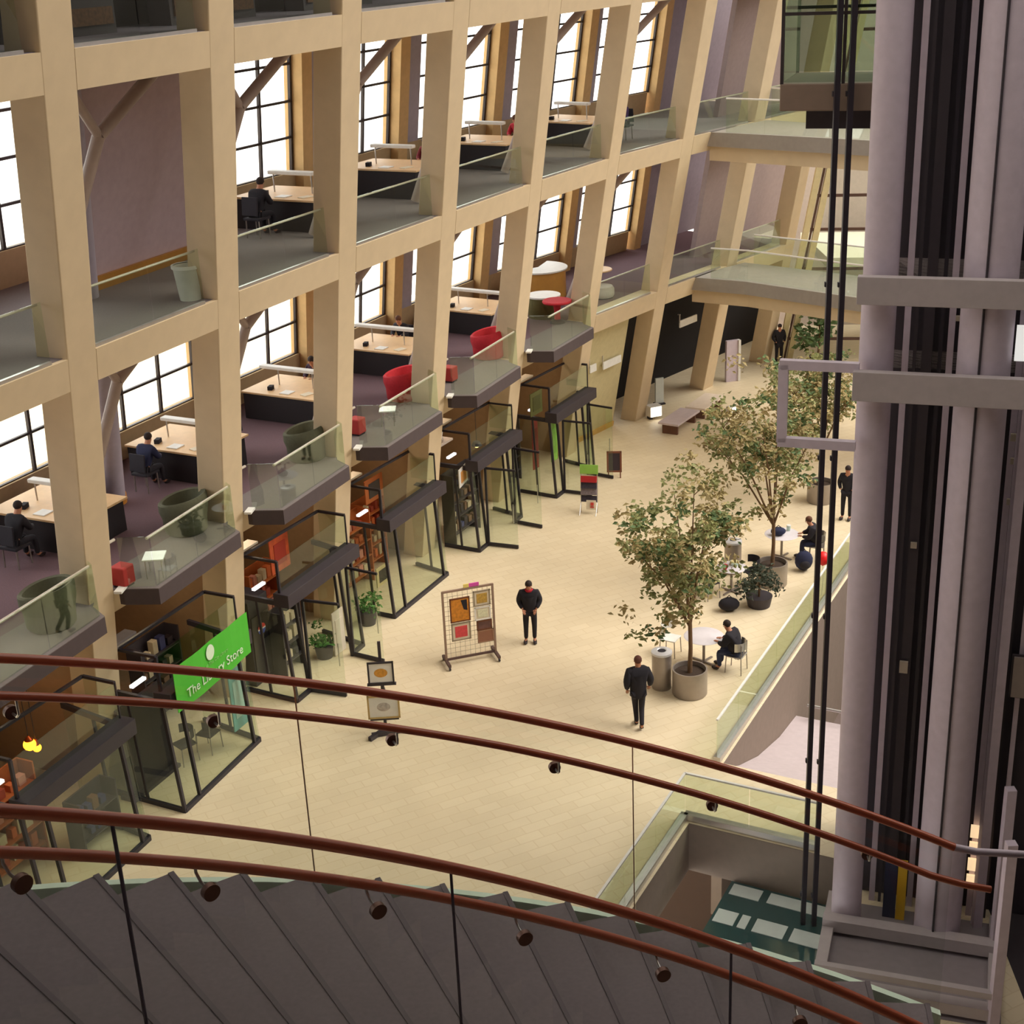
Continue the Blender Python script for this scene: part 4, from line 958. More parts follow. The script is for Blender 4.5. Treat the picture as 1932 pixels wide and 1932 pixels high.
# ================================================================ HALL FLOOR OBJECTS
FZ = .002
def leafcloud(name, centers, n, sz, m, parent, seed):
    rnd = random.Random(seed); mb = MB()
    for (c, r) in centers:
        for _ in range(n):
            d = Vector((rnd.gauss(0, 1), rnd.gauss(0, 1), rnd.gauss(0, .7))); d = d.normalized() * r * rnd.random() ** .5
            p = Vector(c) + d; s = sz * rnd.uniform(.6, 1.3)
            a = Vector((rnd.uniform(-1, 1), rnd.uniform(-1, 1), rnd.uniform(-.7, .4))).normalized(); b = a.orthogonal().normalized(); b = (Matrix.Rotation(rnd.uniform(-.6, .6), 3, a) @ b)
            k = len(mb.v); w = a.cross(b) * .12 * s
            mb.v += [p, p + a * s * .5 + b * s * .28 + w, p + a * s, p + a * s * .5 - b * s * .28 + w]; mb.f += [(k, k + 1, k + 2), (k, k + 2, k + 3)]
    o = part(name, mb, m, parent, smooth=False); o['kind'] = 'stuff'; return o
def tree(label, loc, H, off, rad, seed, lean=0.0):
    rnd = random.Random(seed); t = thing('potted_tree', label, 'tree', loc, 0, 'slender trees along the hall')
    fork = 1.75
    mb = MB(); pts = [(0, 0, .45), (.02, .01, 1.1), (.0, -.01, fork)]; mb.tube(pts, [.06, .05, .05], 8); tr = part('trunk', mb, M_bark, t)
    centers = []; nb = 7
    for i in range(nb):
        a = 2 * PI * i / nb + rnd.uniform(-.3, .3); el = rnd.uniform(.35, .95) if i else 1.3
        e = Vector((off[0] + rad * .8 * math.cos(a) * math.cos(el) * 1.2, off[1] + rad * .8 * math.sin(a) * math.cos(el) * 1.2, fork + (H - fork) * (.35 + .5 * math.sin(el))))
        p0 = Vector((0, 0, fork - .1)); mid = p0.lerp(e, .45) + Vector((0, 0, .25)); mb = MB(); mb.tube([p0, mid, e], [.032, .022, .008], 6)
        for q in range(4):
            f = rnd.uniform(.35, .95); st_ = p0.lerp(mid, f / .5) if f < .5 else mid.lerp(e, (f - .5) * 2)
            d = Vector((rnd.uniform(-1, 1), rnd.uniform(-1, 1), rnd.uniform(-.1, .9))).normalized(); en = st_ + d * rad * rnd.uniform(.3, .6); mb.tube([st_, st_.lerp(en, .5) + Vector((0, 0, .05)), en], [.012, .009, .004], 5)
            centers.append((en, .26 * rad / 1.6)); centers.append((st_.lerp(en, .6), .2))
        part('branch', mb, M_bark, t); centers.append((e, .34))
    for i in range(80):
        u_, v_, w_ = rnd.gauss(0, 1), rnd.gauss(0, 1), rnd.gauss(0, 1); d = Vector((u_, v_, w_)).normalized() * rnd.uniform(.45, 1.0)
        centers.append((Vector((off[0] + d.x * rad, off[1] + d.y * rad, (fork + H) / 2 + .1 + d.z * (H - fork) / 2)), rnd.uniform(.18, .36)))
    centers += [(Vector((off[0] - rad * .85, off[1], fork + .35)), .3), (Vector((off[0] - rad * .7, off[1] - .3, fork - .1)), .3), (Vector((off[0] - rad * .35, off[1], fork - .25)), .32)]
    a = centers[::2]; b = centers[1::2]
    leafcloud('foliage', a, 24, .15, M_leaf, t, seed + 1); leafcloud('foliage', b, 24, .15, mat('leaf_tan', (172, 154, 104), .7, var=.25, scale=2), t, seed + 2)
    leafcloud('foliage', [centers[i] for i in range(0, len(centers), 5)], 22, .16, M_leaf2, t, seed + 3)
    return t
def planter(label, loc, r, h, m=M_ply):
    t = thing('planter', label, 'planter', loc, 0, 'round grey planters')
    mb = MB(); mb.lathe([(0, 0), (r * .96, 0), (r, .02), (r, h), (r - .035, h), (r - .04, h - .12), (r - .1, h - .13)], n=32); part('pot', mb, m, t)
    mb = MB(); mb.lathe([(0, h - .10), (r - .045, h - .11)], n=28); part('soil', mb, M_soil, t)
    return t
planter('round brushed grey planter holding the nearest tree', (4.07, 30.25, FZ), .42, .66)
tree('nearest slender tree with sparse olive leaves beside the cafe table', (4.07, 30.25, FZ + .1), 5.85, (-.28, .1), 1.45, 11)
planter('round brushed grey planter holding the second tree', (7.15, 36.2, FZ), .42, .66)
tree('second slender tree with sparse olive leaves, middle of the row', (7.15, 36.2, FZ + .1), 6.6, (-.35, .1), 1.75, 23)
planter('round brushed grey planter holding the farthest tree by the lift', (9.8, 42.2, FZ), .42, .66)
tree('farthest slender tree of the row partly behind the lift guide rails', (9.8, 42.2, FZ + .1), 4.9, (-.3, 0), 1.5, 37)
# far indoor plant
t = thing('indoor_plant', 'leafy indoor plant against the far end wall', 'plant', (12.9, 57.0, FZ))
mb = MB(); mb.lathe([(0, 0), (.3, 0), (.36, .5), (.3, .5), (.28, .42), (0, .42)], n=20); part('pot', mb, M_char, t)
mb = MB(); mb.tube([(0, 0, .4), (.05, 0, 1.4), (-.05, 0, 2.4)], [.05, .04, .02], 8); part('stem', mb, M_bark, t)
leafcloud('foliage', [((random.uniform(-.7, .7), random.uniform(-.5, .5), random.uniform(1.0, 3.0)), .35) for _ in range(22)], 16, .3, M_leaf2, t, 5)
# litter bins
def litter(label, loc):
    t = thing('litter_bin', label, 'litter bin', loc, 0, 'silver cylindrical litter bins')
    mb = MB(); mb.lathe([(0, 0), (.235, 0), (.24, .02), (.24, .92), (0, .92)], n=28); part('body', mb, M_ply, t)
    mb = MB(); mb.lathe([(.10, .985), (.12, 1.0), (.25, .97), (.255, .92), (.24, .92)], n=28); part('lid', mb, mat('lid_pale', (226, 226, 230), .35, .3), t)
    mb = MB(); mb.lathe([(0, .97), (.105, .985)], n=20); part('opening', mb, M_dkgrey, t)
litter('silver cylindrical litter bin beside the nearest planter', (3.44, 30.6, FZ))
litter('silver cylindrical litter bin between the two nearer trees', (6.2, 37.1, FZ))
# cafe tables and chairs
def cafe_table(label, loc, r=.5):
    t = thing('cafe_table', label, 'table', loc, 0, 'round white cafe tables')
    mb = MB(); mb.lathe([(0, .72), (r - .02, .72), (r, .735), (r - .02, .75), (0, .75)], n=32); part('top', mb, mat('pale_lilac_top', (226, 220, 226), .35), t)
    mb = MB(); mb.tube([(0, 0, .03), (0, 0, .72)], .035, 12); part('pedestal', mb, M_steel2, t)
    for k in range(4):
        a = PI / 4 + k * PI / 2; mb = MB(); mb.bar((0, 0, .03), (math.cos(a) * .34, math.sin(a) * .34, .02), .05, .035); part('foot', mb, M_steel2, t)
    return t
def cafe_chair(label, loc, rz, m=M_chrome):
    t = thing('cafe_chair', label, 'chair', loc, rz, 'metal cafe chairs')
    mb = MB(); mb.box((0, 0, .45), (.42, .42, .03)); part('seat', mb, m, t, bevel=.01)
    mb = MB(); mb.lathe([(.235, .62), (.24, .62), (.24, .84), (.235, .84)], n=14, a0=PI * 1.05, a1=PI * 1.95); part('backrest', mb, m, t)
    for x in (-.19, .19):
        for y in (-.19, .19):
            mb = MB(); mb.tube([(x * 1.1, y * 1.1, 0), (x, y, .44)], .013, 8); part('leg', mb, M_steel2, t)
        mb = MB(); mb.tube([(x, -.19, .44), (x * .95, -.2, .8)], .012, 8); part('back_post', mb, M_steel2, t)
    return t
cafe_table('round white cafe table under the nearest tree', (4.62, 31.75, FZ))
cafe_chair('metal chair under person at nearest cafe table', (5.35, 31.25, FZ), face(-.85, .5))
cafe_chair('empty pale chair on the far left of nearest cafe table', (3.85, 32.3, FZ), face(.85, -.5), M_white)
cafe_table('round pale cafe table beyond the second tree', (7.75, 37.95, FZ))
cafe_chair('metal chair under person beyond the second tree', (8.72, 37.7, FZ), face(-1, .2))
o = thing('book_bag', 'black bag lying on the cafe table beyond the second tree', 'bag', (7.62, 37.85, FZ + .752))
mb = MB(); mb.ball((0, 0, .12), .2, 14, (1.1, .8, .6)); part('body', mb, M_navy, o)
mb = MB(); mb.tube([(-.12, 0, .2), (0, 0, .3), (.12, 0, .2)], .012, 8); part('handle', mb, M_dkgrey, o)
o = thing('paper_cup', 'pale green paper cup on the cafe table beyond the second tree', 'cup', (7.98, 38.15, FZ + .752))
mb = MB(); mb.lathe([(0, 0), (.05, 0), (.065, .15), (.06, .15), (.05, .02), (0, .02)], n=14); part('cup', mb, mat('mint', (206, 228, 212), .6), o)
mb = MB(); mb.lathe([(0, .15), (.068, .15), (.06, .17), (0, .17)], n=14); part('lid', mb, M_white, o)
t = thing('backpack', 'navy backpack standing on floor beside the second cafe table', 'bag', (8.2, 37.0, FZ))
mb = MB(); mb.ball((0, 0, .3), .26, 14, (1, .7, 1.15)); part('body', mb, M_navy, t)
mb = MB(); mb.ball((0, -.16, .22), .15, 12, (1, .5, .9)); part('pocket', mb, M_dkgrey, t)
mb = MB(); mb.tube([(-.06, 0, .58), (0, 0, .66), (.06, 0, .58)], .014, 8); part('strap', mb, M_dkgrey, t)
t = thing('red_balloon', 'bright red balloon beside the long glass parapet', 'balloon', (8.34, 35.3, FZ))
mb = MB(); mb.ball((0, 0, 1.1), .18, 20, (1, 1, 1.08)); part('balloon', mb, M_red, t)
mb = MB(); mb.lathe([(0, .91), (.03, .89), (.0, .915)], n=10); part('knot', mb, M_red, t)
mb = MB(); mb.tube([(0, 0, .0), (.03, .02, .45), (0, 0, .9)], .006, 6); part('string', mb, M_white, t)
# group near second tree: cafe table with items, shrub, second seated dark figure
cafe_table('round cafe table in front of the second planter', (5.95, 35.8, FZ), .42)
for nm, lab, cat, loc, m, r, h in (('red_flower_pot', 'small red flower pot on cafe table before the second planter', 'pot', (5.75, 35.65), M_redc, .07, .13), ('flower_bowl', 'pale green bowl on cafe table before the second planter', 'bowl', (6.05, 35.9), MATS['mint'], .14, .1)):
    o = thing(nm, lab, cat, (loc[0], loc[1], FZ + .752)); mb = MB(); mb.lathe([(0, 0), (r * .7, 0), (r, h), (r * .9, h), (r * .6, .02), (0, .02)], n=18); part('vessel', mb, m, o)
    mb = MB(); mb.ball((0, 0, h), r * .8, 10, (1, 1, .5)); part('bloom', mb, m if nm.startswith('red') else mat('cream_bloom', (236, 232, 176), .7), o)
t = thing('potted_shrub', 'dark bushy shrub in low pot in front of the second planter', 'shrub', (6.55, 34.85, FZ))
mb = MB(); mb.lathe([(0, 0), (.3, 0), (.36, .3), (.3, .3), (0, .26)], n=24); part('pot', mb, M_char, t)
mb = MB(); mb.tube([(0, 0, .25), (0, 0, .7)], .03, 8); part('stem', mb, M_bark, t)
leafcloud('foliage', [((random.uniform(-.5, .5), random.uniform(-.4, .4), random.uniform(.45, .95)), .26) for _ in range(18)], 26, .13, mat('dark_leaf', (56, 64, 48), .8, var=.25), t, 9)
cafe_chair('dark chair left of the cafe table before the second planter', (5.3, 35.5, FZ), face(.7, .4), M_dkgrey)
cafe_chair('dark chair right of the cafe table before the second planter', (6.55, 36.15, FZ), face(-1, -.4), M_dkgrey)
t = thing('black_bag', 'black bag on the floor left of the bushy shrub', 'bag', (5.7, 34.6, FZ))
mb = MB(); mb.ball((0, 0, .2), .24, 14, (1.2, .8, .8)); part('body', mb, M_black, t)
mb = MB(); mb.tube([(-.12, 0, .34), (0, 0, .46), (.12, 0, .34)], .014, 8); part('handle', mb, M_dkgrey, t)
# display rack with pictures
ra = math.atan2(.37, 1.21); RL = Vector((-1.82, 32.2, FZ))
t = thing('display_rack', 'wheeled display rack of wire mesh carrying framed pictures', 'display rack', RL, ra)
for x in (.0, 1.3):
    mb = MB(); mb.bar((x, 0, .14), (x, 0, 2.05), .05, .05, up=(0, 1, 0)); part('upright', mb, mat('rack_wood', (150, 124, 108), .6), t)
    mb = MB(); mb.bar((x, -.32, .12), (x, .32, .12), .07, .07); part('foot', mb, mat('rack_dark', (92, 70, 66), .6), t)
    for y in (-.3, .3):
        mb = MB(); mb.tube([(x - .02, y, .045), (x + .02, y, .045)], .045, 12); part('wheel', mb, M_dark, t)
for z in (.16, 2.03):
    mb = MB(); mb.bar((0, 0, z), (1.3, 0, z), .05, .05); part('rail', mb, MATS['rack_dark'] if z < 1 else MATS['rack_wood'], t)
mb = MB()
for k in range(1, 10): mb.bar((k * .13, .03, .18), (k * .13, .03, 2.02), .008, .008, up=(0, 1, 0))
for k in range(1, 14): mb.bar((0.02, .03, .18 + k * .13), (1.28, .03, .18 + k * .13), .008, .008)
part('mesh_panel', mb, mat('wire', (196, 186, 172), .4, .4), t); rackm = t.matrix_basis.copy()
def picture(label, u_, v_, w, h, fm_, art, mt=None, art2=None):
    o = thing('framed_picture', label, 'picture', rackm @ Vector((u_, -.035, v_)), ra, 'pictures hung on the display rack')
    mb = MB()
    for x, z, a, b in ((0, h / 2 - .015, w, .03), (0, -h / 2 + .015, w, .03), (-w / 2 + .015, 0, .03, h), (w / 2 - .015, 0, .03, h)): mb.box((x, 0, z), (a, .035, b))
    part('frame', mb, fm_, o)
    mb = MB(); mb.box((0, .003, 0), (w - .04, .015, h - .04)); part('mount', mb, mt or M_paper, o)
    k = .72 if mt is not art else .98
    mb = MB(); mb.box((0, -.007, 0), ((w - .06) * k, .012, (h - .06) * k)); part('image', mb, art, o)
    if art2:
        mb = MB(); mb.add([(w * .05, -.016, h * .4), (w * .36, -.016, h * .4), (w * .36, -.016, -h * .05), (w * .18, -.016, .0)], [(0, 1, 2, 3)]); part('dark_shape', mb, art2, o)
M_bframe = mat('brown_frame', (110, 62, 36), .5)
picture('ochre painting with black corner in brown frame, upper left of the rack', .42, 1.50, .52, .66, M_bframe, M_gold, M_gold, M_black)
picture('small gold print in pale frame at the top right of the rack', 1.0, 1.72, .44, .42, mat('taupe_frame', (150, 136, 116), .5), mat('gold_print', (190, 152, 70), .7, var=.3, scale=20))
picture('small white floral print in pale frame, second on the right', 1.0, 1.30, .42, .36, M_white, mat('faint_floral', (232, 226, 190), .7, var=.2, scale=25))
picture('dark brown and black photograph, third on the right', 1.03, .97, .40, .26, M_bframe, mat('brown_photo', (104, 72, 66), .7, var=.5, scale=5), MATS['brown_photo'] if 'brown_photo' in MATS else None)
picture('plain brown print at the lower right of the rack', 1.05, .66, .42, .34, mat('warm_frame', (160, 120, 96), .6), mat('brown_print', (150, 104, 82), .8), MATS['brown_print'] if 'brown_print' in MATS else None)
picture('red print in cream frame at the lower left of the rack', .42, .90, .50, .48, MATS['taupe_frame'], mat('red_print', (214, 74, 78), .7, var=.15, scale=20))
o = thing('colour_strip', 'small pink and yellow paper strip on top of the display rack', 'paper strip', rackm @ Vector((.72, 0, 2.06)), ra)
mb = MB(); mb.box((.1, 0, .05), (.26, .03, .09)); part('pink_half', mb, mat('magenta', (214, 80, 170), .7), o)
mb = MB(); mb.box((-.1, 0, .05), (.14, .03, .09)); part('yellow_half', mb, mat('pale_yellow', (240, 214, 120), .7), o)
# art easel
t = thing('art_easel', 'dark wooden easel standing on the floor with two pictures', 'easel', (-3.15, 28.95, FZ), .03)
mb = MB(); mb.bar((0, .03, .12), (0, .10, 2.35), .07, .05, up=(0, 1, 0)); part('mast', mb, M_char, t)
mb = MB(); mb.bar((-.32, -.12, .06), (.42, .05, .06), .08, .1); part('foot', mb, M_char, t)
mb = MB(); mb.bar((-.36, -.28, .05), (.1, .3, .05), .09, .1); part('foot', mb, M_char, t)
mb = MB(); mb.bar((0, .08, 1.3), (.15, .75, .02), .04, .04); part('rear_leg', mb, M_char, t)
for z in (.42, 1.32):
    mb = MB(); mb.bar((-.33, -.01, z), (.33, -.01, z), .09, .04); part('ledge', mb, M_char, t)
em = t.matrix_basis.copy()
def easelpic(label, z, w, h, fm_, art):
    o = thing('framed_picture', label, 'picture', em @ Vector((0, -.045, z)), .03, 'pictures on the art easel')
    mb = MB()
    for x, zz, a, b in ((0, h - .02, w, .04), (0, .02, w, .04), (-w / 2 + .02, h / 2, .04, h), (w / 2 - .02, h / 2, .04, h)): mb.box((x, 0, zz), (a, .035, b))
    part('frame', mb, fm_, o)
    mb = MB(); mb.box((0, .005, h / 2), (w - .05, .012, h - .05)); part('mount', mb, M_white, o)
    mb = MB(); mb.ball((0, -.004, h / 2), .14, 16, (1.1, .05, .8)); part('image', mb, art, o)
easelpic('orange flower study in black frame, upper picture on the easel', 1.345, .6, .56, M_dark, mat('orange_bloom', (226, 150, 60), .7, var=.3, scale=14))
easelpic('faint floral watercolour in ochre frame, lower picture on the easel', .445, .74, .6, mat('ochre_frame', (190, 162, 104), .5), mat('lilac_wash', (190, 182, 176), .8, var=.4, scale=12))
# newspaper stand and blackboard by the last shop
t = thing('newspaper_stand', 'newspaper stand with lime green top sign beside the farthest shop', 'newspaper stand', (2.45, 42.1, FZ), -.25)
for x in (-.26, .26):
    mb = MB(); mb.tube([(x, 0, 0), (x, .12, 1.55)], .014, 8); part('upright', mb, M_chrome, t)
    mb = MB(); mb.tube([(x, -.3, 0), (x, 0, .35)], .012, 8); part('foot', mb, M_chrome, t)
mb = MB(); mb.box((0, .1, 1.42), (.58, .03, .3), 0, -.08); part('top_sign', mb, M_lime, t)
for z, m in ((1.12, mat('newsprint_red', (178, 36, 40), .8)), (.92, mat('newsprint_dark', (58, 52, 66), .8, var=.4, scale=20)), (.70, mat('newsprint_grey', (128, 116, 122), .8, var=.4, scale=25)), (.46, MATS['newsprint_dark'])):
    mb = MB(); mb.box((0, .02, z), (.5, .1, .2), 0, -.3); part('newspaper_pile', mb, m, t)
mb = MB(); mb.box((.08, -.1, .3), (.3, .04, .3), 0, -.2); part('notice', mb, M_paper, t)
mb = MB(); mb.box((.12, -.13, .34), (.1, .02, .1), 0, -.2); mb.box((.12, -.135, .24), (.12, .02, .04), 0, -.2); part('red_print', mb, mat('red_ink', (206, 70, 62), .8), t)
t = thing('blackboard', 'small wooden framed blackboard standing on the floor near the newspaper stand', 'blackboard', (3.5, 45.1, FZ), -.1)
mb = MB()
for x, z, a, b in ((0, .92, .5, .06), (0, .24, .5, .06), (-.22, .58, .06, .74), (.22, .58, .06, .74)): mb.box((x, 0, z), (a, .05, b))
part('frame', mb, mat('board_wood', (130, 78, 56), .6), t)
mb = MB(); mb.box((0, .005, .58), (.4, .03, .64)); part('slate', mb, mat('slate', (62, 50, 58), .8), t)
for x in (-.2, .2):
    mb = MB(); mb.bar((x, 0, 0), (x, .0, .3), .04, .04); part('leg', mb, MATS['board_wood'], t)
    mb = MB(); mb.bar((x, .3, 0), (x, .02, .85), .03, .03); part('leg', mb, MATS['board_wood'], t)
# benches and floor lamps far end
def bench(label, c, rz, m):
    t = thing('bench', label, 'bench', (c[0], c[1], FZ), rz, 'backless benches at the far end')
    mb = MB(); mb.box((0, 0, .41), (1.9, .8, .08)); part('seat', mb, m, t, bevel=.01)
    for x in (-.75, .75):
        mb = MB(); mb.box((x, 0, .18), (.1, .6, .36)); part('leg', mb, mat('bench_leg', (112, 76, 60), .7), t)
bench('lilac grey backless bench, nearer of the two at the far end', (6.3, 50.05), math.atan2(1.8, 1.15), mat('bench_lilac', (216, 202, 208), .7))
bench('pale pink backless bench, farther of the two', (7.5, 51.75), math.atan2(1.9, 1.15), mat('bench_pink', (246, 228, 212), .7))
def floorlight(label, loc, s):
    t = thing('floor_light', label, 'floor light', loc, .4, 'box floor lights beside the benches')
    mb = MB(); mb.box((0, 0, .1 + s / 2), (s * 1.2, s, s)); part('housing', mb, M_white, t, bevel=.02)
    mb = MB(); mb.box((-.02, -s * .52, .1 + s / 2), (s * 1.05, .02, s * .85)); part('lens', mb, M_spot, t)
    mb = MB(); mb.box((-s * .4, 0, .05), (s * .3, s * .5, .1)); part('stand', mb, M_dark, t)
floorlight('bright white box floor light left of the lilac bench', (5.5, 51.3, FZ), .42)
floorlight('small white box floor light beyond the pink bench', (8.4, 51.2, FZ), .26)
t = thing('info_post', 'slim white information post at the seventh pier', 'post', (5.9, 53.0, FZ), .3)
mb = MB(); mb.box((0, 0, .55), (.34, .08, 1.0)); part('panel', mb, mat('post_white', (226, 232, 228), .5), t)
mb = MB(); mb.box((0, 0, .03), (.4, .3, .05)); part('base', mb, M_dark, t)
t = thing('info_post', 'tall grey and white information pylon beside the eighth pier', 'post', (9.1, 55.6, FZ), .3)
mb = MB(); mb.box((0, 0, .85), (.5, .14, 1.7)); part('panel', mb, M_steel, t)
mb = MB(); mb.box((.3, -.03, .85), (.1, .2, 1.7)); part('white_edge', mb, M_white, t)
# wall signs of the far bays
for b, s, d, z, w, lab in ((7, 2.1, -.38, 3.0, 1.15, 'long white sign bar on the cream wall, seventh bay'), (7, .9, -.38, 3.1, .4, 'short white sign on the cream wall, seventh bay'), (8, 1.9, -.05, 3.6, 1.15, 'white hanging sign in front of the dark doorway, eighth bay')):
    p = W(b, s, d, z); t = thing('wall_sign', lab, 'sign', p, bang(b), 'white signs of the far bays')
    mb = MB(); mb.box((0, 0, 0), (w, .05, .26)); part('board', mb, M_white, t)
    mb = MB(); mb.box((-w / 2, 0, .2), (.03, .03, .3)); mb.box((-w / 2 + .001, .03, .36), (.05, .1, .03)); part('bracket', mb, M_chrome, t)

# ================================================================ SHOP CONTENTS
# lime banner with lettering
a = SF(2, .04, 0, .28); e = SF(2, .84, 0, .28); bd = (e - a); bl = bd.length; bz = math.atan2(bd.y, bd.x)
t = thing('shop_banner', 'lime green cloth banner with white lettering over the second shop', 'banner', a.lerp(e, .5) + Vector((0, 0, 2.52)), bz)
mb = MB(); n = 12; H_ = .98
for i in range(n + 1):
    x = -1.42 + 2.84 * i / n; y = .012 * math.sin(i * 1.3)
    mb.v += [Vector((x, y, -.03 * math.sin(PI * i / n))), Vector((x, y, H_)), Vector((x, y + .012, H_)), Vector((x, y + .012, -.03 * math.sin(PI * i / n)))]
for i in range(n):
    k = i * 4
    for q in range(4): mb.f.append((k + q, k + (q + 1) % 4, k + 4 + (q + 1) % 4, k + 4 + q))
mb.f += [(0, 1, 2, 3), (n * 4, n * 4 + 1, n * 4 + 2, n * 4 + 3)]
part('cloth', mb, M_green, t)
text_mesh('lettering', 'The Library Store', .30, M_pgrey, t, (0, -.025, .26))
text_mesh('small_lettering', 'at The City Library', .11, mat('faint_print', (126, 200, 104), .6), t, (.1, -.025, .52))
mb = MB(); mb.lathe([(0, 0), (.15, 0), (.15, .008), (0, .008)], n=24); mb.v = [Vector((v.x - .12, -.02 - v.z, v.y * 1.15 + .76)) for v in mb.v]; part('round_emblem', mb, M_pgrey, t)
# drinks fridge
p = V(3, .36, -.03, FZ); t = thing('drinks_fridge', 'tall dark drinks fridge with red white and blue round emblem, third shop', 'fridge', p, bang(3))
mb = MB(); mb.box((0, 0, 1.15), (.8, .75, 2.3)); part('cabinet', mb, M_dark, t, bevel=.01)
mb = MB(); mb.box((0, -.39, 1.0), (.7, .03, 1.7)); part('door', mb, mat('fridge_door', (26, 24, 32), .25), t)
for nm, m, f0, f1 in (('emblem_red', M_red if False else mat('emblem_red', (206, 44, 40), .5), .12, 1.0), ('emblem_white', M_white, -.12, .12), ('emblem_blue', mat('emblem_blue', (36, 72, 160), .5), -1.0, -.12)):
    mb = MB(); r = .15; pts = []
    N = 10
    for i in range(N + 1):
        f = f0 + (f1 - f0) * i / N; w = math.sqrt(max(0, 1 - f * f)) * r; pts.append((f * r, w))
    for z, w in pts: mb.v += [Vector((-w, -.425, 1.45 + z)), Vector((w, -.425, 1.45 + z))]
    for i in range(N): mb.f.append((2 * i, 2 * i + 1, 2 * i + 3, 2 * i + 2))
    part(nm, mb, m, t)
# added fill lamps brightening the shop interiors
for b in range(1, 7):
    p = W(b, 2.0, -1.8, 4.72); t = thing('fill_lamp', 'added warm fill lamp inside the ' + SHOPW[b], 'lamp', p, bang(b), 'added shop fill lamps')
    mb = MB(); mb.box((0, 0, .04), (.9, .9, .06)); part('housing', mb, M_white, t)
    mb = MB(); mb.box((0, 0, 0), (.8, .8, .02)); part('fill_lamp_diffuser', mb, mat('fill_diffuser', (255, 224, 180), .5, emit=2.0), t)
    ld = bpy.data.lights.new('shop_fill_light', 'AREA'); ld.energy = 14; ld.size = .8; ld.color = (1, .78, .55); lo_ = bpy.data.objects.new('light', ld); COLL.objects.link(lo_); lo_.parent = t; lo_.location = (0, 0, -.03)
# goods on shelves
def shelf_unit(b, s, d, w, rows, m, label, goods, z0=.35, dz=.48, seed=1, face_in=0):
    p = V(b, s, d, FZ); t = thing('shop_shelf', label, 'shelf unit', p, bang(b) + face_in, 'shop shelf units')
    mb = MB(); mb.box((0, .2, rows * dz / 2 + .15), (w, .04, rows * dz + .3)); part('back_panel', mb, m, t)
    for x in (-w / 2, w / 2):
        mb = MB(); mb.box((x, 0, rows * dz / 2 + .15), (.04, .42, rows * dz + .3)); part('side_panel', mb, m, t)
    rnd = random.Random(seed)
    for r in range(rows):
        z = z0 + r * dz
        mb = MB(); mb.box((0, 0, z), (w - .04, .4, .03)); part('shelf', mb, m, t)
        if goods:
            x = -w / 2 + .16
            while x < w / 2 - .14:
                gw, gh = rnd.uniform(.12, .2), rnd.uniform(.14, .34); gm = rnd.choice(goods)
                o = thing('boxed_goods', GOODL[b], 'goods', t.matrix_basis @ Vector((x, -.03, z + .0165)), bang(b) + face_in, 'goods: ' + GOODL[b].replace('small item', 'items'))
                mb = MB(); mb.box((0, 0, gh / 2), (gw, .16, gh)); part('carton', mb, gm, o, bevel=.006)
                x += gw + rnd.uniform(.04, .12)
    return t
GOODL = {1: 'small item on the shelves of the shop at the left edge', 2: 'small item on the shelves behind the lime green banner', 3: 'small item on the shelves of the shop with the dark drinks fridge',
         4: 'small item on the orange shelves of the fourth shop', 5: 'small item on the shelves of the shop with the hanging lamp', 6: 'small item on the shelves of the farthest shop'}
gA = [mat('goods_cream', (206, 190, 160), .7), mat('goods_brown', (122, 92, 72), .7), mat('goods_blue', (60, 66, 112), .7), mat('goods_dark', (52, 44, 52), .7)]
gB = [mat('goods_orange', (206, 104, 52), .7), mat('goods_rust', (160, 66, 44), .7), mat('goods_pink', (206, 140, 124), .7), gA[0]]
gC = [mat('goods_green', (110, 150, 72), .7), mat('goods_olive', (92, 96, 60), .7), gA[0]]
shelf_unit(1, .6, .4, 1.7, 4, M_wood2, 'orange lit shelf unit in the shop at the left edge', gB, seed=3)
shelf_unit(1, 2.2, 1.2, 1.1, 2, M_char, 'low dark display shelf at the front of the shop at the left edge', gA, seed=4)
shelf_unit(2, 2.3, -.8, 1.4, 4, M_char, 'dark shelf unit at the back of the shop behind the lime green banner', gA, seed=5)
shelf_unit(3, 2.0, -.9, 1.2, 4, M_wood2, 'orange poster shelf in the shop with the dark drinks fridge', gB, seed=6)
shelf_unit(3, 1.1, .55, .8, 3, M_char, 'dark snack shelf by the front glass, third shop', gA, seed=7)
shelf_unit(4, 1.1, -.6, 1.7, 4, M_wood2, 'wide orange shelf unit in the fourth shop', gB, seed=8)
shelf_unit(4, 2.6, -.9, 1.1, 4, M_wood2, 'narrow orange shelf unit at the right of the fourth shop', gB, seed=9)
shelf_unit(5, 1.2, .3, 1.5, 4, M_char, 'dark shelf unit in the shop with the hanging lamp', gA, seed=10)
shelf_unit(6, .9, -.6, 1.2, 4, M_char, 'dark shelf unit with green goods in the farthest shop', gC, seed=11)
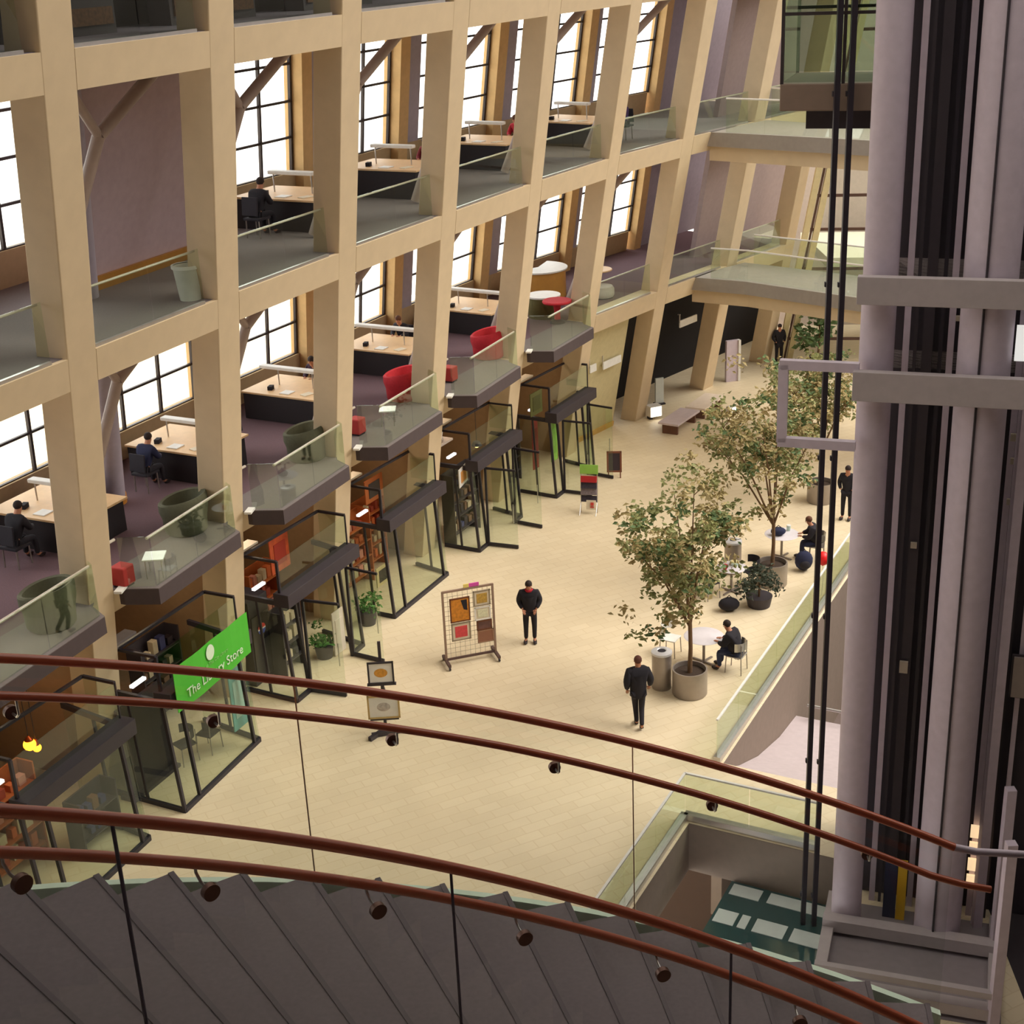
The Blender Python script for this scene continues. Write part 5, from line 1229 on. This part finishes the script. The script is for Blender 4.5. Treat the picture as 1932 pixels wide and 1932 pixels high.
# orange glowing lamps, first shop
for k, (s, d, z, r) in enumerate(((1.25, 1.75, 2.25, .13), (1.42, 1.75, 2.08, .09))):
    p = V(1, s + .65, d - 1.65, z); t = thing('hanging_lamp', ('larger upper' if k == 0 else 'smaller lower') + ' glowing orange lamp in the shop at the left edge', 'lamp', p, 0, 'glowing orange lamps')
    mb = MB(); mb.ball((0, 0, 0), r, 14); part('bulb', mb, M_glow, t)
    mb = MB(); mb.lathe([(r * .7, r * .75), (r * .6, .13), (.02, .2), (.0, .2)], n=18); part('lamp_cap', mb, mat('copper', (190, 84, 36), .35, .8), t)
    mb = MB(); mb.tube([(0, 0, .2), (0, 0, 4.9 - z - .03)], .008, 6); part('cord', mb, M_dark, t)
t = thing('hanging_lamp', 'small warm hanging lamp in the fifth shop', 'lamp', V(5, 1.3, .9, 3.0)); mb = MB(); mb.ball((0, 0, 0), .09, 14); part('bulb', mb, mat('warm_bulb', (255, 214, 130), .5, emit=4), t)
mb = MB(); mb.lathe([(.16, -.02), (.1, .1), (.0, .14)], n=18); part('shade', mb, M_char, t); mb = MB(); mb.tube([(0, 0, .14), (0, 0, 1.86)], .008, 6); part('cord', mb, M_dark, t)
# white vases over the fifth shop
for k, (s, h, l) in enumerate(((.35, .42, 'short'), (.75, .6, 'tall'))):
    t = thing('white_vase', l + ' white vase on the ledge of the fifth shop', 'vase', V(5, s, -.1, 3.25), 0, 'white vases'); mb = MB(); mb.lathe([(0, 0), (.12, 0), (.16, h * .4), (.09, h * .85), (.11, h), (.09, h), (.07, h * .85), (0, .05)], n=20); part('vessel', mb, M_white, t)
    mb = MB(); mb.box((0, 0, -.04), (.3, .3, .08)); part('plinth', mb, M_pale, t)
t = thing('wall_ledge', 'pale ledge carrying white vases in the fifth shop', 'shelf', V(5, .55, -.1, 3.13), bang(5)); mb = MB(); mb.box((0, 0, 0), (1.3, .5, .06)); part('board', mb, M_pale, t); mb = MB(); mb.box((0, .1, -1.57), (.1, .1, 3.08)); part('support', mb, M_pale, t)
# picture frames and posters
def poster(nm, label, b, s, d, z, w, h, m, m2, cat='poster', rz=0):
    t = thing(nm, label, cat, V(b, s, d, z), bang(b) + rz); mb = MB(); mb.box((0, 0, 0), (w, .03, h)); part('sheet', mb, m, t)
    mb = MB(); mb.box((0, -.02, 0), (w * .62, .02, h * .62)); part('image', mb, m2, t); return t
poster('framed_print', 'square cream framed print in the front window of the fourth shop', 4, .35, 1.0, 1.1, .6, .55, mat('cream_frame', (206, 184, 140), .6), mat('dark_print', (66, 56, 52), .7), 'picture')
poster('framed_print', 'dark print in orange frame at the back of the fourth shop', 4, 2.2, -.35, 2.75, .9, .7, M_wood2, MATS['dark_print'], 'picture')
poster('poster', 'orange poster on the wall of the third shop', 3, 2.0, -.1, 2.75, .8, .95, mat('poster_orange', (196, 84, 44), .7, var=.3, scale=5), mat('poster_red', (168, 52, 36), .7))
poster('poster', 'teal and white poster inside the glass of the second shop', 2, 2.05, 1.72, 1.25, .55, 1.5, mat('teal', (104, 170, 172), .6, var=.2, scale=3), mat('teal_pale', (170, 206, 206), .6))
poster('poster', 'red vertical panel in the farthest shop', 6, .55, .75, 1.7, .35, 1.7, mat('panel_red', (170, 30, 44), .7), mat('panel_red2', (140, 24, 36), .7))
poster('poster', 'lime green vertical panel in the farthest shop', 6, 1.0, 1.2, 1.75, .4, 1.4, M_lime, mat('lime_deep', (132, 186, 76), .6))
poster('poster', 'olive square panel above the farthest shop door', 6, .45, .9, 3.15, .75, .75, mat('olive_panel', (104, 102, 56), .7), mat('olive_deep', (90, 88, 48), .7))
poster('shop_sign', 'angled white and orange sign board at the front of the fifth shop', 5, .15, 1.05, 2.45, .75, .55, M_white, mat('sign_orange', (226, 160, 90), .6), 'sign', .2)
poster('sandwich_board', 'white rounded sign board standing by the third shop door', 3, 2.35, 1.25, .62, .5, 1.2, mat('board_cream', (230, 216, 206), .6), MATS['board_cream'], 'sign')
# flower bucket third shop, plant fourth shop
for b, s, d, lab in ((3, 2.0, 1.0, 'bucket of green flowers inside the third shop doorway'), (4, -.5, 1.0, 'green leafy plant between the third and fourth shops')):
    t = thing('flower_bucket', lab, 'plant', V(b, s, d, FZ), 0, 'green plants at the shop doors'); mb = MB(); mb.lathe([(0, 0), (.2, 0), (.26, .4), (.22, .4), (0, .36)], n=18); part('bucket', mb, M_char, t)
    leafcloud('foliage', [((random.uniform(-.22, .22), random.uniform(-.22, .22), random.uniform(.45, .85)), .18) for _ in range(9)], 24, .12, mat('fresh_leaf', (84, 132, 62), .7, var=.3), t, b)
# cafe stools inside the second shop
for k, (s, d) in enumerate(((1.6, 1.1), (1.0, .9))):
    cafe_chair(('right' if k == 0 else 'left') + ' dark chair inside the shop with the lime green banner', V(2, s, d, FZ), bang(2) + 1.2 * k, M_dkgrey)

t = thing('dim_panel', 'tall dark panel added for the dim inside of the shop with the lime green banner', 'dim panel', V(2, -.05, .75, FZ), bang(2))
mb = MB(); mb.box((0, 0, 1.1), (1.5, .08, 2.2)); part('panel', mb, M_dark, t)  # added dark panel standing in for the unlit shop interior
mb = MB(); mb.box((0, 0, .04), (1.6, .4, .08)); part('foot', mb, M_char, t)
t = thing('dim_block', 'dark block added for the dim back of the shop with the lime green banner', 'counter', V(2, .45, -.5, FZ), bang(2))
mb = MB(); mb.box((0, 0, .5), (1.2, .7, 1.0)); part('body', mb, M_char, t)  # added dark block painting the gloom at the back
mb = MB(); mb.box((0, 0, 1.02), (1.3, .8, .05)); part('top', mb, M_dark, t)
